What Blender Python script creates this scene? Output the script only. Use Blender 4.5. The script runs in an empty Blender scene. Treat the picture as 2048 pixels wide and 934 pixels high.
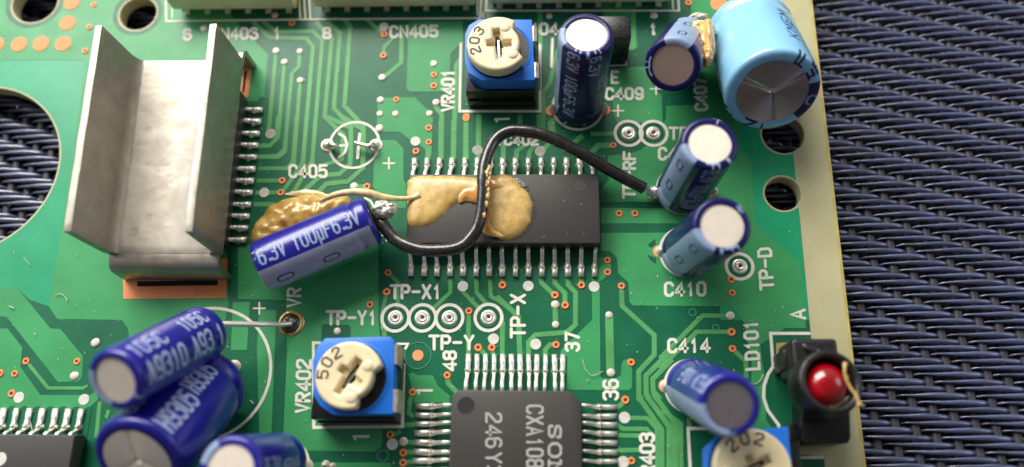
import bpy, bmesh, math, random
from mathutils import Vector, Matrix, noise
from mathutils.geometry import delaunay_2d_cdt
random.seed(7)
S = bpy.context.scene
S.unit_settings.scale_length = 0.001          # one unit is one millimetre
PI = math.pi
R_ = math.radians
# ------------------------------------------------------------------ camera
F_PX, CX, CY = 1650.0, 1024.0, 467.0
XA = Vector((0.99894, 0.0, -0.0460)).normalized()          # board x in camera axes (right, down, forward)
YA = Vector((0.0145, -0.9490, 0.3149)); YA = (YA - YA.dot(XA) * XA).normalized()
NA = Vector((XA.y*YA.z-XA.z*YA.y, XA.z*YA.x-XA.x*YA.z, XA.x*YA.y-XA.y*YA.x))
if NA.z > 0: NA = -NA                                       # board normal points back at the camera
def cam2w(v): return Vector((v.dot(XA), v.dot(YA), v.dot(NA)))
right, down, fwd = cam2w(Vector((1, 0, 0))), cam2w(Vector((0, 1, 0))), cam2w(Vector((0, 0, 1)))
DIST = F_PX / 20.45
CAMLOC = -fwd * DIST
cam = bpy.data.cameras.new('camera'); co = bpy.data.objects.new('camera', cam); S.collection.objects.link(co)
rm = Matrix((right, -down, -fwd)).transposed().to_4x4()
co.matrix_world = Matrix.Translation(CAMLOC) @ rm
cam.sensor_width = 36; cam.sensor_fit = 'HORIZONTAL'; cam.lens = F_PX * 36 / 2048
cam.clip_start = 1; cam.clip_end = 5000
cam.dof.use_dof = True; cam.dof.focus_distance = DIST * 0.985
cam.dof.aperture_fstop = 0.0135
S.camera = co
def P(px, py, h=0.0):
    """the point of the place at height h above the board that stands at this pixel of the photograph"""
    d = cam2w(Vector(((px - CX) / F_PX, (py - CY) / F_PX, 1)))
    return CAMLOC + d * ((h - CAMLOC.z) / d.z)
# ------------------------------------------------------------------ world and lamps
w = bpy.data.worlds.new('World'); S.world = w; w.use_nodes = True
nt = w.node_tree; nt.nodes.clear()
tc = nt.nodes.new('ShaderNodeTexCoord'); sx = nt.nodes.new('ShaderNodeSeparateXYZ')
cr = nt.nodes.new('ShaderNodeValToRGB'); bg = nt.nodes.new('ShaderNodeBackground'); wo = nt.nodes.new('ShaderNodeOutputWorld')
nt.links.new(tc.outputs['Generated'], sx.inputs[0]); nt.links.new(sx.outputs['Z'], cr.inputs[0])
mrg = nt.nodes.new('ShaderNodeMapRange'); mrg.inputs[1].default_value = -1; mrg.inputs[2].default_value = 1   # the viewer's side of the room is the darker one
mrg.inputs[3].default_value = 0.22; mrg.inputs[4].default_value = 1.75
vm = nt.nodes.new('ShaderNodeVectorMath'); vm.operation = 'SCALE'
nt.links.new(sx.outputs['Y'], mrg.inputs[0]); nt.links.new(cr.outputs[0], vm.inputs[0]); nt.links.new(mrg.outputs[0], vm.inputs['Scale'])
nt.links.new(vm.outputs[0], bg.inputs[0]); nt.links.new(bg.outputs[0], wo.inputs[0])
e = cr.color_ramp.elements
e[0].position = 0.0; e[0].color = (0.16, 0.15, 0.15, 1)
e[1].position = 1.0; e[1].color = (0.20, 0.19, 0.18, 1)
q = e.new(0.35); q.color = (0.62, 0.62, 0.64, 1)
q = e.new(0.75); q.color = (0.40, 0.39, 0.38, 1)
bg.inputs[1].default_value = 0.45
def area(name, direction, dist, sx_, sy_, power, col):
    l = bpy.data.lights.new(name, 'AREA'); l.shape = 'RECTANGLE'; l.size = sx_; l.size_y = sy_
    l.energy = power; l.color = col
    o = bpy.data.objects.new(name, l); S.collection.objects.link(o)
    d = Vector(direction).normalized(); o.location = d * dist
    o.rotation_euler = (-d).to_track_quat('-Z', 'Y').to_euler()
    return o
area('window_light', (-0.30, 0.66, 0.60), 420, 330, 215, 2.60e6, (1.0, 0.95, 0.88))
area('side_window_light', (-0.80, 0.42, 0.62), 420, 200, 200, 4.2e5, (0.86, 0.93, 1.0))
area('right_fill_light', (0.85, 0.15, 0.45), 420, 180, 180, 2.0e5, (0.80, 0.86, 1.0))  # added fill from the right; no window is known on that side
S.view_settings.view_transform = 'Standard'; S.view_settings.look = 'None'
S.view_settings.exposure = 0.34; S.view_settings.gamma = 1.0
try:
    S.cycles.use_denoising = True
except Exception: pass
S.cycles.max_bounces = 6; S.cycles.sample_clamp_indirect = 6.0
# ------------------------------------------------------------------ materials
def mat(name, col, rough=0.5, metal=0.0, var=0.0, vscale=1.0, bump=0.0, bscale=4.0, coat=0.0, crough=0.08, sss=0.0,
        spec=0.5, rvar=0.0, col2=None, anis=None, detail=4.0, trans=0.0):
    m = bpy.data.materials.new(name); m.use_nodes = True
    t = m.node_tree; b = t.nodes['Principled BSDF']; L = t.links
    b.inputs['Base Color'].default_value = (*col, 1); b.inputs['Roughness'].default_value = rough
    b.inputs['Metallic'].default_value = metal; b.inputs['Specular IOR Level'].default_value = spec
    b.inputs['Coat Weight'].default_value = coat; b.inputs['Coat Roughness'].default_value = crough
    if sss: b.inputs['Subsurface Weight'].default_value = sss; b.inputs['Subsurface Radius'].default_value = (1.0, .6, .3); b.inputs['Subsurface Scale'].default_value = 0.6
    if trans: b.inputs['Transmission Weight'].default_value = trans
    tcn = t.nodes.new('ShaderNodeTexCoord'); mp = t.nodes.new('ShaderNodeMapping')
    L.new(tcn.outputs['Object'], mp.inputs[0])
    if anis: mp.inputs['Scale'].default_value = anis
    if var or col2:
        n = t.nodes.new('ShaderNodeTexNoise'); n.inputs['Scale'].default_value = vscale; n.inputs['Detail'].default_value = detail
        L.new(mp.outputs[0], n.inputs['Vector'])
        r = t.nodes.new('ShaderNodeValToRGB'); L.new(n.outputs['Fac'], r.inputs[0])
        lo = tuple(c * (1 - var) for c in col); hi = col2 if col2 else tuple(min(1, c * (1 + var)) for c in col)
        r.color_ramp.elements[0].color = (*lo, 1); r.color_ramp.elements[1].color = (*hi, 1)
        r.color_ramp.elements[0].position = 0.32; r.color_ramp.elements[1].position = 0.68
        L.new(r.outputs[0], b.inputs['Base Color'])
    if rvar:
        n = t.nodes.new('ShaderNodeTexNoise'); n.inputs['Scale'].default_value = vscale * 1.7; n.inputs['Detail'].default_value = 5
        L.new(mp.outputs[0], n.inputs['Vector'])
        mr = t.nodes.new('ShaderNodeMapRange'); mr.inputs[3].default_value = max(0, rough - rvar); mr.inputs[4].default_value = rough + rvar
        mr.inputs[1].default_value = 0.3; mr.inputs[2].default_value = 0.7
        L.new(n.outputs['Fac'], mr.inputs[0]); L.new(mr.outputs[0], b.inputs['Roughness'])
    if bump:
        n = t.nodes.new('ShaderNodeTexNoise'); n.inputs['Scale'].default_value = bscale; n.inputs['Detail'].default_value = detail
        L.new(mp.outputs[0], n.inputs['Vector'])
        bp = t.nodes.new('ShaderNodeBump'); bp.inputs['Strength'].default_value = 1.0; bp.inputs['Distance'].default_value = bump
        L.new(n.outputs['Fac'], bp.inputs['Height']); L.new(bp.outputs[0], b.inputs['Normal'])
        if coat: L.new(bp.outputs[0], b.inputs['Coat Normal'])
    return m
M = dict(
 mask=mat('dark_solder_mask', (0.007, 0.118, 0.054), 0.38, var=.12, vscale=.35, bump=.005, bscale=5.0, coat=.06, crough=.12, rvar=.05, spec=.28),
 pour=mat('green_over_copper', (0.043, 0.290, 0.100), 0.40, var=.10, vscale=.25, bump=.004, bscale=5.0, coat=.06, crough=.14, rvar=.05, spec=.28),
 trace=mat('green_over_trace', (0.088, 0.32, 0.106), 0.40, var=.12, vscale=.4, coat=.06, crough=.14, spec=.28),
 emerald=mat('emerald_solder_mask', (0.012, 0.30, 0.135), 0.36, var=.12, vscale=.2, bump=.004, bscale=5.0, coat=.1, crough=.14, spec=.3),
 fr4=mat('bare_laminate', (0.44, 0.41, 0.215), 0.55, var=.12, vscale=.10, bump=.008, bscale=6, sss=.15, rvar=.08, col2=(0.50, 0.475, 0.28), detail=8),
 fr4s=mat('laminate_stain', (0.48, 0.38, 0.09), 0.6, var=.2, vscale=.6),
 silk=mat('white_ink', (0.74, 0.72, 0.62), 0.7, var=.06, vscale=2.5, bump=.01, bscale=9, spec=.2),
 dot=mat('pale_ink_dot', (0.60, 0.60, 0.53), 0.55, var=.1, vscale=1.5),
 copper=mat('bare_copper', (0.86, 0.27, 0.09), 0.5, metal=.15, var=.1, vscale=.8, rvar=.1),
 pad=mat('orange_copper_pad', (0.88, 0.31, 0.12), 0.6, metal=.0, var=.06, vscale=.6, rvar=.1, spec=.3),
 hole=mat('drilled_hole', (0.05, 0.012, 0.006), 0.7),
 tin=mat('solder_tin', (0.74, 0.69, 0.60), 0.27, metal=.95, var=.14, vscale=2.2, bump=.03, bscale=3.0, rvar=.08),
 lead=mat('tinned_lead', (0.86, 0.82, 0.73), 0.38, metal=.75, var=.08, vscale=2.0, bump=.006, bscale=3.0, rvar=.08),
 solderv=mat('solder_filled_via', (0.72, 0.64, 0.52), 0.42, metal=.25, var=.12, vscale=2, bump=.02, bscale=5),
 flux=mat('burnt_flux', (0.05, 0.03, 0.010), 0.25, var=.5, vscale=3, bump=.05, bscale=6, coat=.6),
 alu=mat('dull_aluminium', (0.39, 0.36, 0.305), 0.43, metal=.70, var=.10, vscale=.55, bump=.022, bscale=1.0, rvar=.12, detail=7),
 alu_edge=mat('sheared_aluminium_edge', (0.48, 0.44, 0.37), 0.45, metal=.75, var=.2, vscale=1.4, bump=.03, bscale=4),
 ic=mat('black_moulding', (0.036, 0.033, 0.030), 0.46, var=.12, vscale=9, bump=.008, bscale=14, rvar=.05, spec=.5),
 ic_side=mat('black_moulding_side', (0.012, 0.011, 0.011), 0.5, bump=.01, bscale=10),
 black=mat('black_plastic', (0.006, 0.0055, 0.006), 0.32, var=.2, vscale=2, bump=.01, bscale=6, rvar=.08),
 grey_print=mat('grey_laser_print', (0.36, 0.355, 0.33), 0.6, var=.15, vscale=4),
 sleeve=mat('blue_violet_sleeve', (0.011, 0.010, 0.235), 0.28, var=.08, vscale=.8, bump=.01, bscale=1.5, coat=.35, crough=.2),
 sleeved=mat('shaded_blue_sleeve', (0.005, 0.005, 0.080), 0.30, var=.1, vscale=.8, bump=.01, bscale=1.5, coat=.12, crough=.2, spec=.35),  # blue-violet sleeve darkened; shade on the upright cans is put into the colour
 stripe=mat('pale_blue_print', (0.25, 0.33, 0.50), 0.42, var=.06, vscale=1.2, bump=.01, bscale=2),
 stripeg=mat('pale_grey_print', (0.30, 0.32, 0.43), 0.42, var=.1, vscale=1.5, bump=.01, bscale=2),
 printb=mat('pale_blue_letter', (0.36, 0.44, 0.64), 0.45),
 sky=mat('sky_blue_sleeve', (0.26, 0.56, 0.84), 0.22, var=.03, vscale=.6, bump=.008, bscale=1.0, coat=.6, crough=.14),
 navyink=mat('navy_ink', (0.008, 0.012, 0.085), 0.4),
 disc=mat('bare_can_top', (0.93, 0.83, 0.70), 0.50, metal=.55, var=.03, vscale=2, bump=.003, bscale=10),
 discg=mat('shaded_can_top', (0.27, 0.24, 0.26), 0.42, metal=.7, var=.08, vscale=2, bump=.006, bscale=6),  # can top darkened; the shade of the tilted top is put into the colour
 brass=mat('tarnished_ring', (0.62, 0.45, 0.16), 0.35, metal=.8, var=.2, vscale=3, bump=.02, bscale=6),
 discm=mat('shiny_can_top', (0.66, 0.57, 0.51), 0.24, metal=.95, var=.06, vscale=3, bump=.004, bscale=12),
 discr=mat('rosy_can_top', (0.60, 0.42, 0.35), 0.45, metal=.65, var=.07, vscale=4, bump=.005, bscale=14),
 rubber=mat('black_rubber_seal', (0.02, 0.02, 0.02), 0.6),
 blue=mat('trimmer_blue_plastic', (0.006, 0.15, 0.62), 0.42, var=.05, vscale=1, bump=.006, bscale=5, sss=.05),
 cream=mat('cream_plastic', (0.76, 0.65, 0.41), 0.30, var=.05, vscale=.9, bump=.01, bscale=2.5, sss=.2, coat=.2),
 darkprint=mat('dark_print', (0.05, 0.035, 0.03), 0.6, var=.3, vscale=6),
 conn=mat('ivory_connector_plastic', (0.78, 0.71, 0.47), 0.45, var=.05, vscale=.7, sss=.1),
 glue=mat('ochre_glue', (0.52, 0.335, 0.095), 0.38, var=.10, vscale=1.3, bump=.025, bscale=7.0, sss=.3, coat=.35, crough=.22, rvar=.12, col2=(0.66, 0.45, 0.15), detail=7),
 glueo=mat('orange_glue', (0.78, 0.36, 0.08), 0.28, var=.15, vscale=1.0, bump=.03, bscale=3, sss=.3, coat=.5, col2=(0.84, 0.50, 0.17)),
 amber=mat('amber_glue', (0.50, 0.27, 0.045), 0.28, var=.15, vscale=.5, bump=.03, bscale=3, sss=.5, coat=.5, crough=.2, col2=(0.72, 0.48, 0.14)),
 film=mat('clear_glue_film', (0.055, 0.048, 0.036), 0.16, bump=.05, bscale=5, coat=.8),
 gluec=mat('clear_yellow_glue', (0.74, 0.60, 0.31), 0.24, var=.2, vscale=2.0, bump=.04, bscale=4, sss=.3, coat=.6),
 wire=mat('black_wire_insulation', (0.020, 0.018, 0.017), 0.24, var=.3, vscale=1.2, bump=.02, bscale=2.0, rvar=.1, spec=.7),
 red=mat('red_led_lens', (0.30, 0.001, 0.006), 0.16, coat=.7, crough=.10, var=.3, vscale=.5),
 holder=mat('matt_black_holder', (0.008, 0.0075, 0.0075), 0.38, var=.35, vscale=2.2, bump=.03, bscale=5, rvar=.1),
 weft=mat('dark_vinyl_weft', (0.046, 0.058, 0.130), 0.33, var=.35, vscale=1.1, bump=.03, bscale=2.2, rvar=.1, spec=1.0, anis=(.2, 1, 1), coat=1.0, crough=.26),
 warp=mat('dark_vinyl_warp', (0.034, 0.029, 0.037), 0.55, var=.25, vscale=1.5, bump=.03, bscale=3),
 under=mat('dark_backing', (0.006, 0.006, 0.009), 0.8),
 fluff=mat('pale_dust_fibre', (0.55, 0.58, 0.50), 0.6),
 ghost=mat('faint_ring_mark', (0.06, 0.30, 0.22), 0.3, coat=.5),
)
# ------------------------------------------------------------------ mesh helpers
def link(name, me, m, parent=None, smooth=False):
    o = bpy.data.objects.new(name, me); S.collection.objects.link(o)
    if m is not None and not me.materials: me.materials.append(m)
    if parent is not None: o.parent = parent
    if smooth:
        me.polygons.foreach_set('use_smooth', [True] * len(me.polygons))
    return o
def obj(name, vf, m, parent=None, smooth=False, world=False):
    v, f = vf
    if world and parent is not None:
        L = parent.location; pp = parent
        while pp.parent is not None: pp = pp.parent; L = L + pp.location
        v = [Vector(p) - L for p in v]
    me = bpy.data.meshes.new(name); me.from_pydata([tuple(p) for p in v], [], f); me.update()
    bm = bmesh.new(); bm.from_mesh(me); bmesh.ops.recalc_face_normals(bm, faces=bm.faces); bm.to_mesh(me); bm.free()
    return link(name, me, m, parent, smooth)
def autosmooth(o, ang=40):
    me = o.data; bm = bmesh.new(); bm.from_mesh(me)
    for ed in bm.edges:
        if len(ed.link_faces) == 2: ed.smooth = ed.calc_face_angle(0) < R_(ang)
    for fc in bm.faces: fc.smooth = True
    bm.to_mesh(me); bm.free(); return o
def bev(o, wd, seg=2, ang=30):
    me = o.data; bm = bmesh.new(); bm.from_mesh(me)
    bmesh.ops.remove_doubles(bm, verts=bm.verts, dist=1e-5)
    es = [x for x in bm.edges if len(x.link_faces) == 2 and x.calc_face_angle(0) > R_(ang)]
    bmesh.ops.bevel(bm, geom=es, offset=wd, segments=seg, affect='EDGES', profile=.6, clamp_overlap=True)
    bm.to_mesh(me); bm.free(); return autosmooth(o, 50)
def empty(name, loc, label=None, cat=None, group=None):
    o = bpy.data.objects.new(name, None); S.collection.objects.link(o); o.location = loc; o.empty_display_size = 1
    if label: o['label'] = label
    if cat: o['category'] = cat
    if group: o['group'] = group
    return o
def tag(o, label, cat, group=None):
    o['label'] = label; o['category'] = cat
    if group: o['group'] = group
    return o
def merge(*vfs):
    V, Fc = [], []
    for v, f in vfs:
        n = len(V); V += list(v); Fc += [tuple(i + n for i in x) for x in f]
    return V, Fc
def prism(poly, z0, z1):
    n = len(poly)
    v = [(p[0], p[1], z0) for p in poly] + [(p[0], p[1], z1) for p in poly]
    f = [tuple(range(n, 2 * n)), tuple(reversed(range(n)))] + [(i, (i + 1) % n, n + (i + 1) % n, n + i) for i in range(n)]
    return v, f
def sheet(poly, z):
    return [(p[0], p[1], z) for p in poly], [tuple(range(len(poly)))]
def box(x0, x1, y0, y1, z0, z1):
    return prism([(x0, y0), (x1, y0), (x1, y1), (x0, y1)], z0, z1)
def lathe(prof, n=48, a0=0.0, a1=2 * PI, closed=True):
    """prof: (r, z) pairs; about local z"""
    full = abs(a1 - a0 - 2 * PI) < 1e-6
    m = n if full else n + 1
    v = []; f = []
    for r, z in prof:
        for i in range(m):
            a = a0 + (a1 - a0) * i / n
            v.append((r * math.cos(a), r * math.sin(a), z))
    for j in range(len(prof) - 1):
        for i in range(n):
            k = (i + 1) % m if full else i + 1
            f.append((j * m + i, j * m + k, (j + 1) * m + k, (j + 1) * m + i))
    return v, f
def tube(pts, rad, n=12, caps=True):
    """pts: Vectors; rad: number or list"""
    pts = [Vector(p) for p in pts]; v = []; f = []
    up = Vector((0, 0, 1))
    t0 = (pts[1] - pts[0]).normalized()
    nrm = t0.cross(up)
    if nrm.length < .1: nrm = t0.cross(Vector((1, 0, 0)))
    nrm.normalize()
    for i, p in enumerate(pts):
        t = (pts[min(i + 1, len(pts) - 1)] - pts[max(i - 1, 0)]).normalized()
        nrm = (nrm - nrm.dot(t) * t).normalized(); b = t.cross(nrm)
        r = rad[i] if isinstance(rad, (list, tuple)) else rad
        for k in range(n):
            a = 2 * PI * k / n
            v.append(p + r * (math.cos(a) * nrm + math.sin(a) * b))
    for i in range(len(pts) - 1):
        for k in range(n):
            f.append((i * n + k, i * n + (k + 1) % n, (i + 1) * n + (k + 1) % n, (i + 1) * n + k))
    if caps:
        f.append(tuple(range(n))); f.append(tuple(range((len(pts) - 1) * n, len(pts) * n)))
    return v, f
def spline(pts, per=8):
    pts = [Vector(p) for p in pts]; out = []
    for i in range(len(pts) - 1):
        p0 = pts[max(i - 1, 0)]; p1 = pts[i]; p2 = pts[i + 1]; p3 = pts[min(i + 2, len(pts) - 1)]
        for k in range(per):
            t = k / per
            out.append(.5 * ((2 * p1) + (p2 - p0) * t + (2 * p0 - 5 * p1 + 4 * p2 - p3) * t * t + (3 * p1 - p0 - 3 * p2 + p3) * t ** 3))
    out.append(pts[-1]); return out
def curve_solid(name, loops, z0, z1, bevel, m, parent=None, loc=(0, 0, 0)):
    """outline with holes, filled and extruded between z0 and z1"""
    cu = bpy.data.curves.new(name, 'CURVE'); cu.dimensions = '2D'; cu.fill_mode = 'BOTH'
    for lp in loops:
        s = cu.splines.new('POLY'); s.points.add(len(lp) - 1)
        for i, p in enumerate(lp): s.points[i].co = (p[0], p[1], 0, 1)
        s.use_cyclic_u = True
    cu.extrude = (z1 - z0) / 2 - bevel; cu.bevel_depth = bevel; cu.bevel_resolution = 2; cu.offset = -bevel
    t = bpy.data.objects.new('tmp', cu); S.collection.objects.link(t)
    dg = bpy.context.evaluated_depsgraph_get()
    me = bpy.data.meshes.new_from_object(t.evaluated_get(dg)); me.name = name
    bpy.data.objects.remove(t); bpy.data.curves.remove(cu)
    me.transform(Matrix.Translation((loc[0], loc[1], loc[2] + (z0 + z1) / 2)))
    me.materials.clear(); me.materials.append(m)
    o = bpy.data.objects.new(name, me); S.collection.objects.link(o)
    if parent is not None: o.parent = parent
    return autosmooth(o, 35)
def circle(cx, cy, r, n=32, ry=None):
    return [(cx + r * math.cos(2 * PI * i / n), cy + (ry or r) * math.sin(2 * PI * i / n)) for i in range(n)]
# ------------------------------------------------------------------ stroke lettering
G = {
 '0': [[(1, 0), (3, 0), (4, 1), (4, 5), (3, 6), (1, 6), (0, 5), (0, 1), 'c']],
 '1': [[(1.1, 4.5), (2.1, 5.9), (2.1, 0)]],
 '2': [[(0, 4.8), (.3, 5.6), (1, 6), (3, 6), (3.7, 5.6), (4, 4.8), (3.8, 3.8), (0, .9), (0, 0), (4, 0)]],
 '3': [[(0, 5.3), (1, 6), (3, 6), (4, 5.2), (4, 4), (3.2, 3.2), (1.5, 3.2)], [(3.3, 3.1), (4, 2.3), (4, 1), (3, 0), (1, 0), (0, .8)]],
 '4': [[(3, 0), (3, 6), (0, 2), (0, 1.6), (4.2, 1.6)]],
 '5': [[(4, 6), (.3, 6), (0, 3.2), (1, 3.7), (3, 3.7), (4, 2.8), (4, 1), (3, 0), (1, 0), (0, .7)]],
 '6': [[(3.7, 5.4), (3, 6), (1, 6), (0, 5), (0, 1), (1, 0), (3, 0), (4, 1), (4, 2.5), (3, 3.5), (1, 3.5), (.2, 2.8)]],
 '7': [[(0, 6), (4, 6), (1.5, 0)]],
 '8': [[(1, 3.2), (.1, 4), (.1, 5.2), (1, 6), (3, 6), (3.9, 5.2), (3.9, 4), (3, 3.2), 'c'], [(1, 3.05), (0, 2.2), (0, .9), (1, 0), (3, 0), (4, .9), (4, 2.2), (3, 3.05)]],
 '9': [[(.3, .6), (1, 0), (3, 0), (4, 1), (4, 5), (3, 6), (1, 6), (0, 5), (0, 3.5), (1, 2.5), (3, 2.5), (3.8, 3.2)]],
 'A': [[(0, 0), (2, 6), (4, 0)], [(.8, 1.9), (3.2, 1.9)]],
 'C': [[(4, 4.8), (3.7, 5.5), (3, 6), (1, 6), (0, 5), (0, 1), (1, 0), (3, 0), (3.7, .5), (4, 1.2)]],
 'D': [[(0, 0), (0, 6), (2.7, 6), (4, 4.8), (4, 1.2), (2.7, 0), 'c']],
 'E': [[(4, 6), (0, 6), (0, 0), (4, 0)], [(.3, 3.1), (3.2, 3.1)]],
 'F': [[(4, 6), (0, 6), (0, 0)], [(.3, 3.1), (3.2, 3.1)]],
 'H': [[(0, 0), (0, 6)], [(4, 0), (4, 6)], [(.3, 3), (3.7, 3)]],
 'I': [[(2, 0), (2, 6)]],
 'K': [[(0, 0), (0, 6)], [(4, 6), (.3, 2.6)], [(1.4, 3.5), (4, 0)]], 'M': [[(0, 0), (0, 6), (2, 2.5), (4, 6), (4, 0)]],
 'L': [[(0, 6), (0, 0), (3.8, 0)]],
 'N': [[(0, 0), (0, 6), (4, 0), (4, 6)]],
 'O': [[(1, 0), (3, 0), (4, 1), (4, 5), (3, 6), (1, 6), (0, 5), (0, 1), 'c']],
 'P': [[(0, 0), (0, 6), (3, 6), (4, 5.1), (4, 3.7), (3, 2.8), (.4, 2.8)]],
 'R': [[(0, 0), (0, 6), (3, 6), (4, 5.1), (4, 3.8), (3, 2.9), (.4, 2.9)], [(2.2, 2.7), (4, 0)]],
 'S': [[(4, 5), (3, 6), (1, 6), (0, 5.1), (0, 4.1), (1, 3.3), (3, 2.8), (4, 2), (4, 1), (3, 0), (1, 0), (0, 1)]],
 'T': [[(2, 0), (2, 6)], [(-.2, 6), (4.2, 6)]],
 'V': [[(0, 6), (2, 0), (4, 6)]],
 'X': [[(0, 0), (4, 6)], [(0, 6), (4, 0)]],
 'Y': [[(2, 0), (2, 2.8)], [(0, 6), (2, 2.9), (4, 6)]],
 '-': [[(.2, 3), (3.8, 3)]], '+': [[(0, 3), (4, 3)], [(2, 1), (2, 5)]],
 '.': [[(.6, .35), (2.4, .35)], [(.6, .75), (2.4, .75)]], 'u': [[(0, -1.5), (0, 4), (0, 1), (1, 0), (2.2, 0), (3, 1)], [(3, 0), (3, 4)]],
 'v': [[(0.3, 4), (2, 0), (3.7, 4)]], 'f': [[(3.2, 4.6), (.6, 4.6), (.6, 0)], [(.9, 2.5), (2.8, 2.5)]],
 ' ': [], '~': [[(0, 0), (1.5, 0)]],
}
def ribbon(pts, hw, closed):
    """flat strip along 2d points with mitred corners and clipped round ends"""
    p = [Vector(a) for a in pts]; n = len(p); L, Rr = [], []
    for i in range(n):
        if closed: a, b, c = p[i - 1], p[i], p[(i + 1) % n]
        else: a, b, c = p[max(i - 1, 0)], p[i], p[min(i + 1, n - 1)]
        d1 = (b - a).normalized() if (b - a).length > 1e-9 else (c - b).normalized()
        d2 = (c - b).normalized() if (c - b).length > 1e-9 else d1
        t = d1 + d2
        if t.length < .25: t = d1
        t.normalize(); nn = Vector((-t.y, t.x)); k = min(1.6, 1 / max(.5, nn.dot(Vector((-d1.y, d1.x)))))
        L.append(b + nn * hw * k); Rr.append(b - nn * hw * k)
    quads = []
    for i in range(n if closed else n - 1):
        j = (i + 1) % n; quads.append([L[i], Rr[i], Rr[j], L[j]])
    if not closed:
        for (a, l, r_) in ((p[0] - p[1], L[0], Rr[0]), (p[-1] - p[-2], L[-1], Rr[-1])):
            d = a.normalized() * hw
            quads.append([l, l + d * .7 - (l - r_) * .14, l + d - (l - r_) * .32, r_ + d + (l - r_) * .32, r_ + d * .7 + (l - r_) * .14, r_])
    return quads
def lettering(text, height, hw, fn, adv=6.0, width=None, sub=0, lift=0.0015, split=False):
    """strokes of a text in the plane (u along, v up, baseline 0) carried by fn(u, v, dz) to the surface"""
    s = height / 6.0
    cells = []; x = 0
    for ch in text:
        a = {'.': 2.6, '1': adv, ' ': adv * .7, 'u': adv * .85, 'f': adv * .8}.get(ch, adv)
        cells.append((ch, x)); x += a
    tot = x - (adv - 4)
    sxx = (width / (tot * s)) if width else 1.0
    V, Fc = [], []; k = 0; glyphs = []
    for ch, x0 in cells:
        if split and G[ch]: V, Fc = [], []; glyphs.append((V, Fc))
        for st in G[ch]:
            closed = st[-1] == 'c'; pts = [q for q in st if q != 'c']
            # round off and subdivide
            pp = [((x0 + a) * s * sxx, b * s) for a, b in pts]
            if sub:
                q2 = []; m = len(pp)
                for i in range(m if closed else m - 1):
                    a, b = Vector(pp[i]), Vector(pp[(i + 1) % m]); c = max(1, int((b - a).length / sub))
                    for j in range(c): q2.append(tuple(a.lerp(b, j / c)))
                if not closed: q2.append(pp[-1])
                pp = q2
            for qd in ribbon(pp, hw, closed):
                b0 = len(V)
                for c in qd: V.append(fn(c.x, c.y, (k % 3) * lift))
                Fc.append(tuple(range(b0, b0 + len(qd))))
            k += 1
    if split: return glyphs
    return V, Fc, tot * s * sxx
# ------------------------------------------------------------------ the woven cloth under everything
FZ = -3.6
table = obj('table', box(-260, 260, -260, 260, FZ - 3.0, FZ - 1.2), M['under']); table['kind'] = 'structure'
cloth = obj('woven_cloth', box(-112, 112, -92, 112, FZ - 1.15, FZ - 0.75), M['under']); cloth['kind'] = 'structure'
SLOT, ROW = 1.84, 0.645
def weft_mesh(seed):
    rnd = random.Random(seed); n = 8; step = SLOT / 7; X0, X1 = -104, 104
    cnt = int((X1 - X0) / step); v = []; f = []
    for i in range(cnt + 1):
        x = X0 + i * step; t = (x / SLOT) % 4 / 4           # one period: three slots over, one under
        # over from 0 to .78, under from .78 to 1
        if t < .80:
            q = t / .80; z = .50 * (math.sin(PI * q ** 1.45) ** .62); wdt = .09 + .20 * min(1, q / .62) ** .85 if q < .94 else .29 - (q - .94) * 1.2
        else:
            q = (t - .80) / .20; z = -.62 * math.sin(PI * q); wdt = .15
        z += .035 * noise.noise(Vector((x * .9, seed * 7.7, 0)))
        yy = .05 * noise.noise(Vector((x * .5, seed * 3.1, 5))) + (.05 - .13 * t if t < .8 else -.05 + .1 * q)
        wdt *= 1 + .22 * noise.noise(Vector((x * .23, seed * 5.3, 9)))
        for k in range(n):
            a = 2 * PI * k / n
            v.append((x, yy + wdt * math.cos(a), z + wdt * .95 * math.sin(a)))
    for i in range(cnt):
        for k in range(n):
            f.append((i * n + k, i * n + (k + 1) % n, (i + 1) * n + (k + 1) % n, (i + 1) * n + k))
    me = bpy.data.meshes.new('weft_thread'); me.from_pydata(v, [], f); me.update()
    me.polygons.foreach_set('use_smooth', [True] * len(me.polygons)); me.materials.append(M['weft']); return me
wm = [weft_mesh(s) for s in range(10)]
for k in range(250):
    y = 78 - k * ROW
    o = bpy.data.objects.new('weft_thread', wm[(k * 7 + k // 10) % 10]); S.collection.objects.link(o); o.parent = cloth
    o.location = (((k * SLOT) % (4 * SLOT)) + random.choice((-4, 0, 4)) * SLOT + random.uniform(-.16, .16), y + random.uniform(-.03, .03), FZ + random.uniform(-.03, .03))
def warp_mesh(seed):
    pts = []; rr = []
    for i in range(150):
        y = -88 + i * 1.2
        pts.append(Vector((0, y, -.34 + .05 * math.sin(y * 2.6 + seed)))); rr.append(.40)
    v, f = tube(pts, rr, 6)
    me = bpy.data.meshes.new('warp_thread'); me.from_pydata([(p.x * 1.25, p.y, p.z * .9) for p in v], [], f); me.update()
    me.polygons.foreach_set('use_smooth', [True] * len(me.polygons)); me.materials.append(M['warp']); return me
wp = [warp_mesh(s) for s in range(3)]
for i in range(110):
    x = -101 + i * SLOT + SLOT * .42
    if i % 1 == 0:
        o = bpy.data.objects.new('warp_thread', wp[i % 3]); S.collection.objects.link(o); o.parent = cloth
        o.location = (x, 0, FZ)
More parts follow.
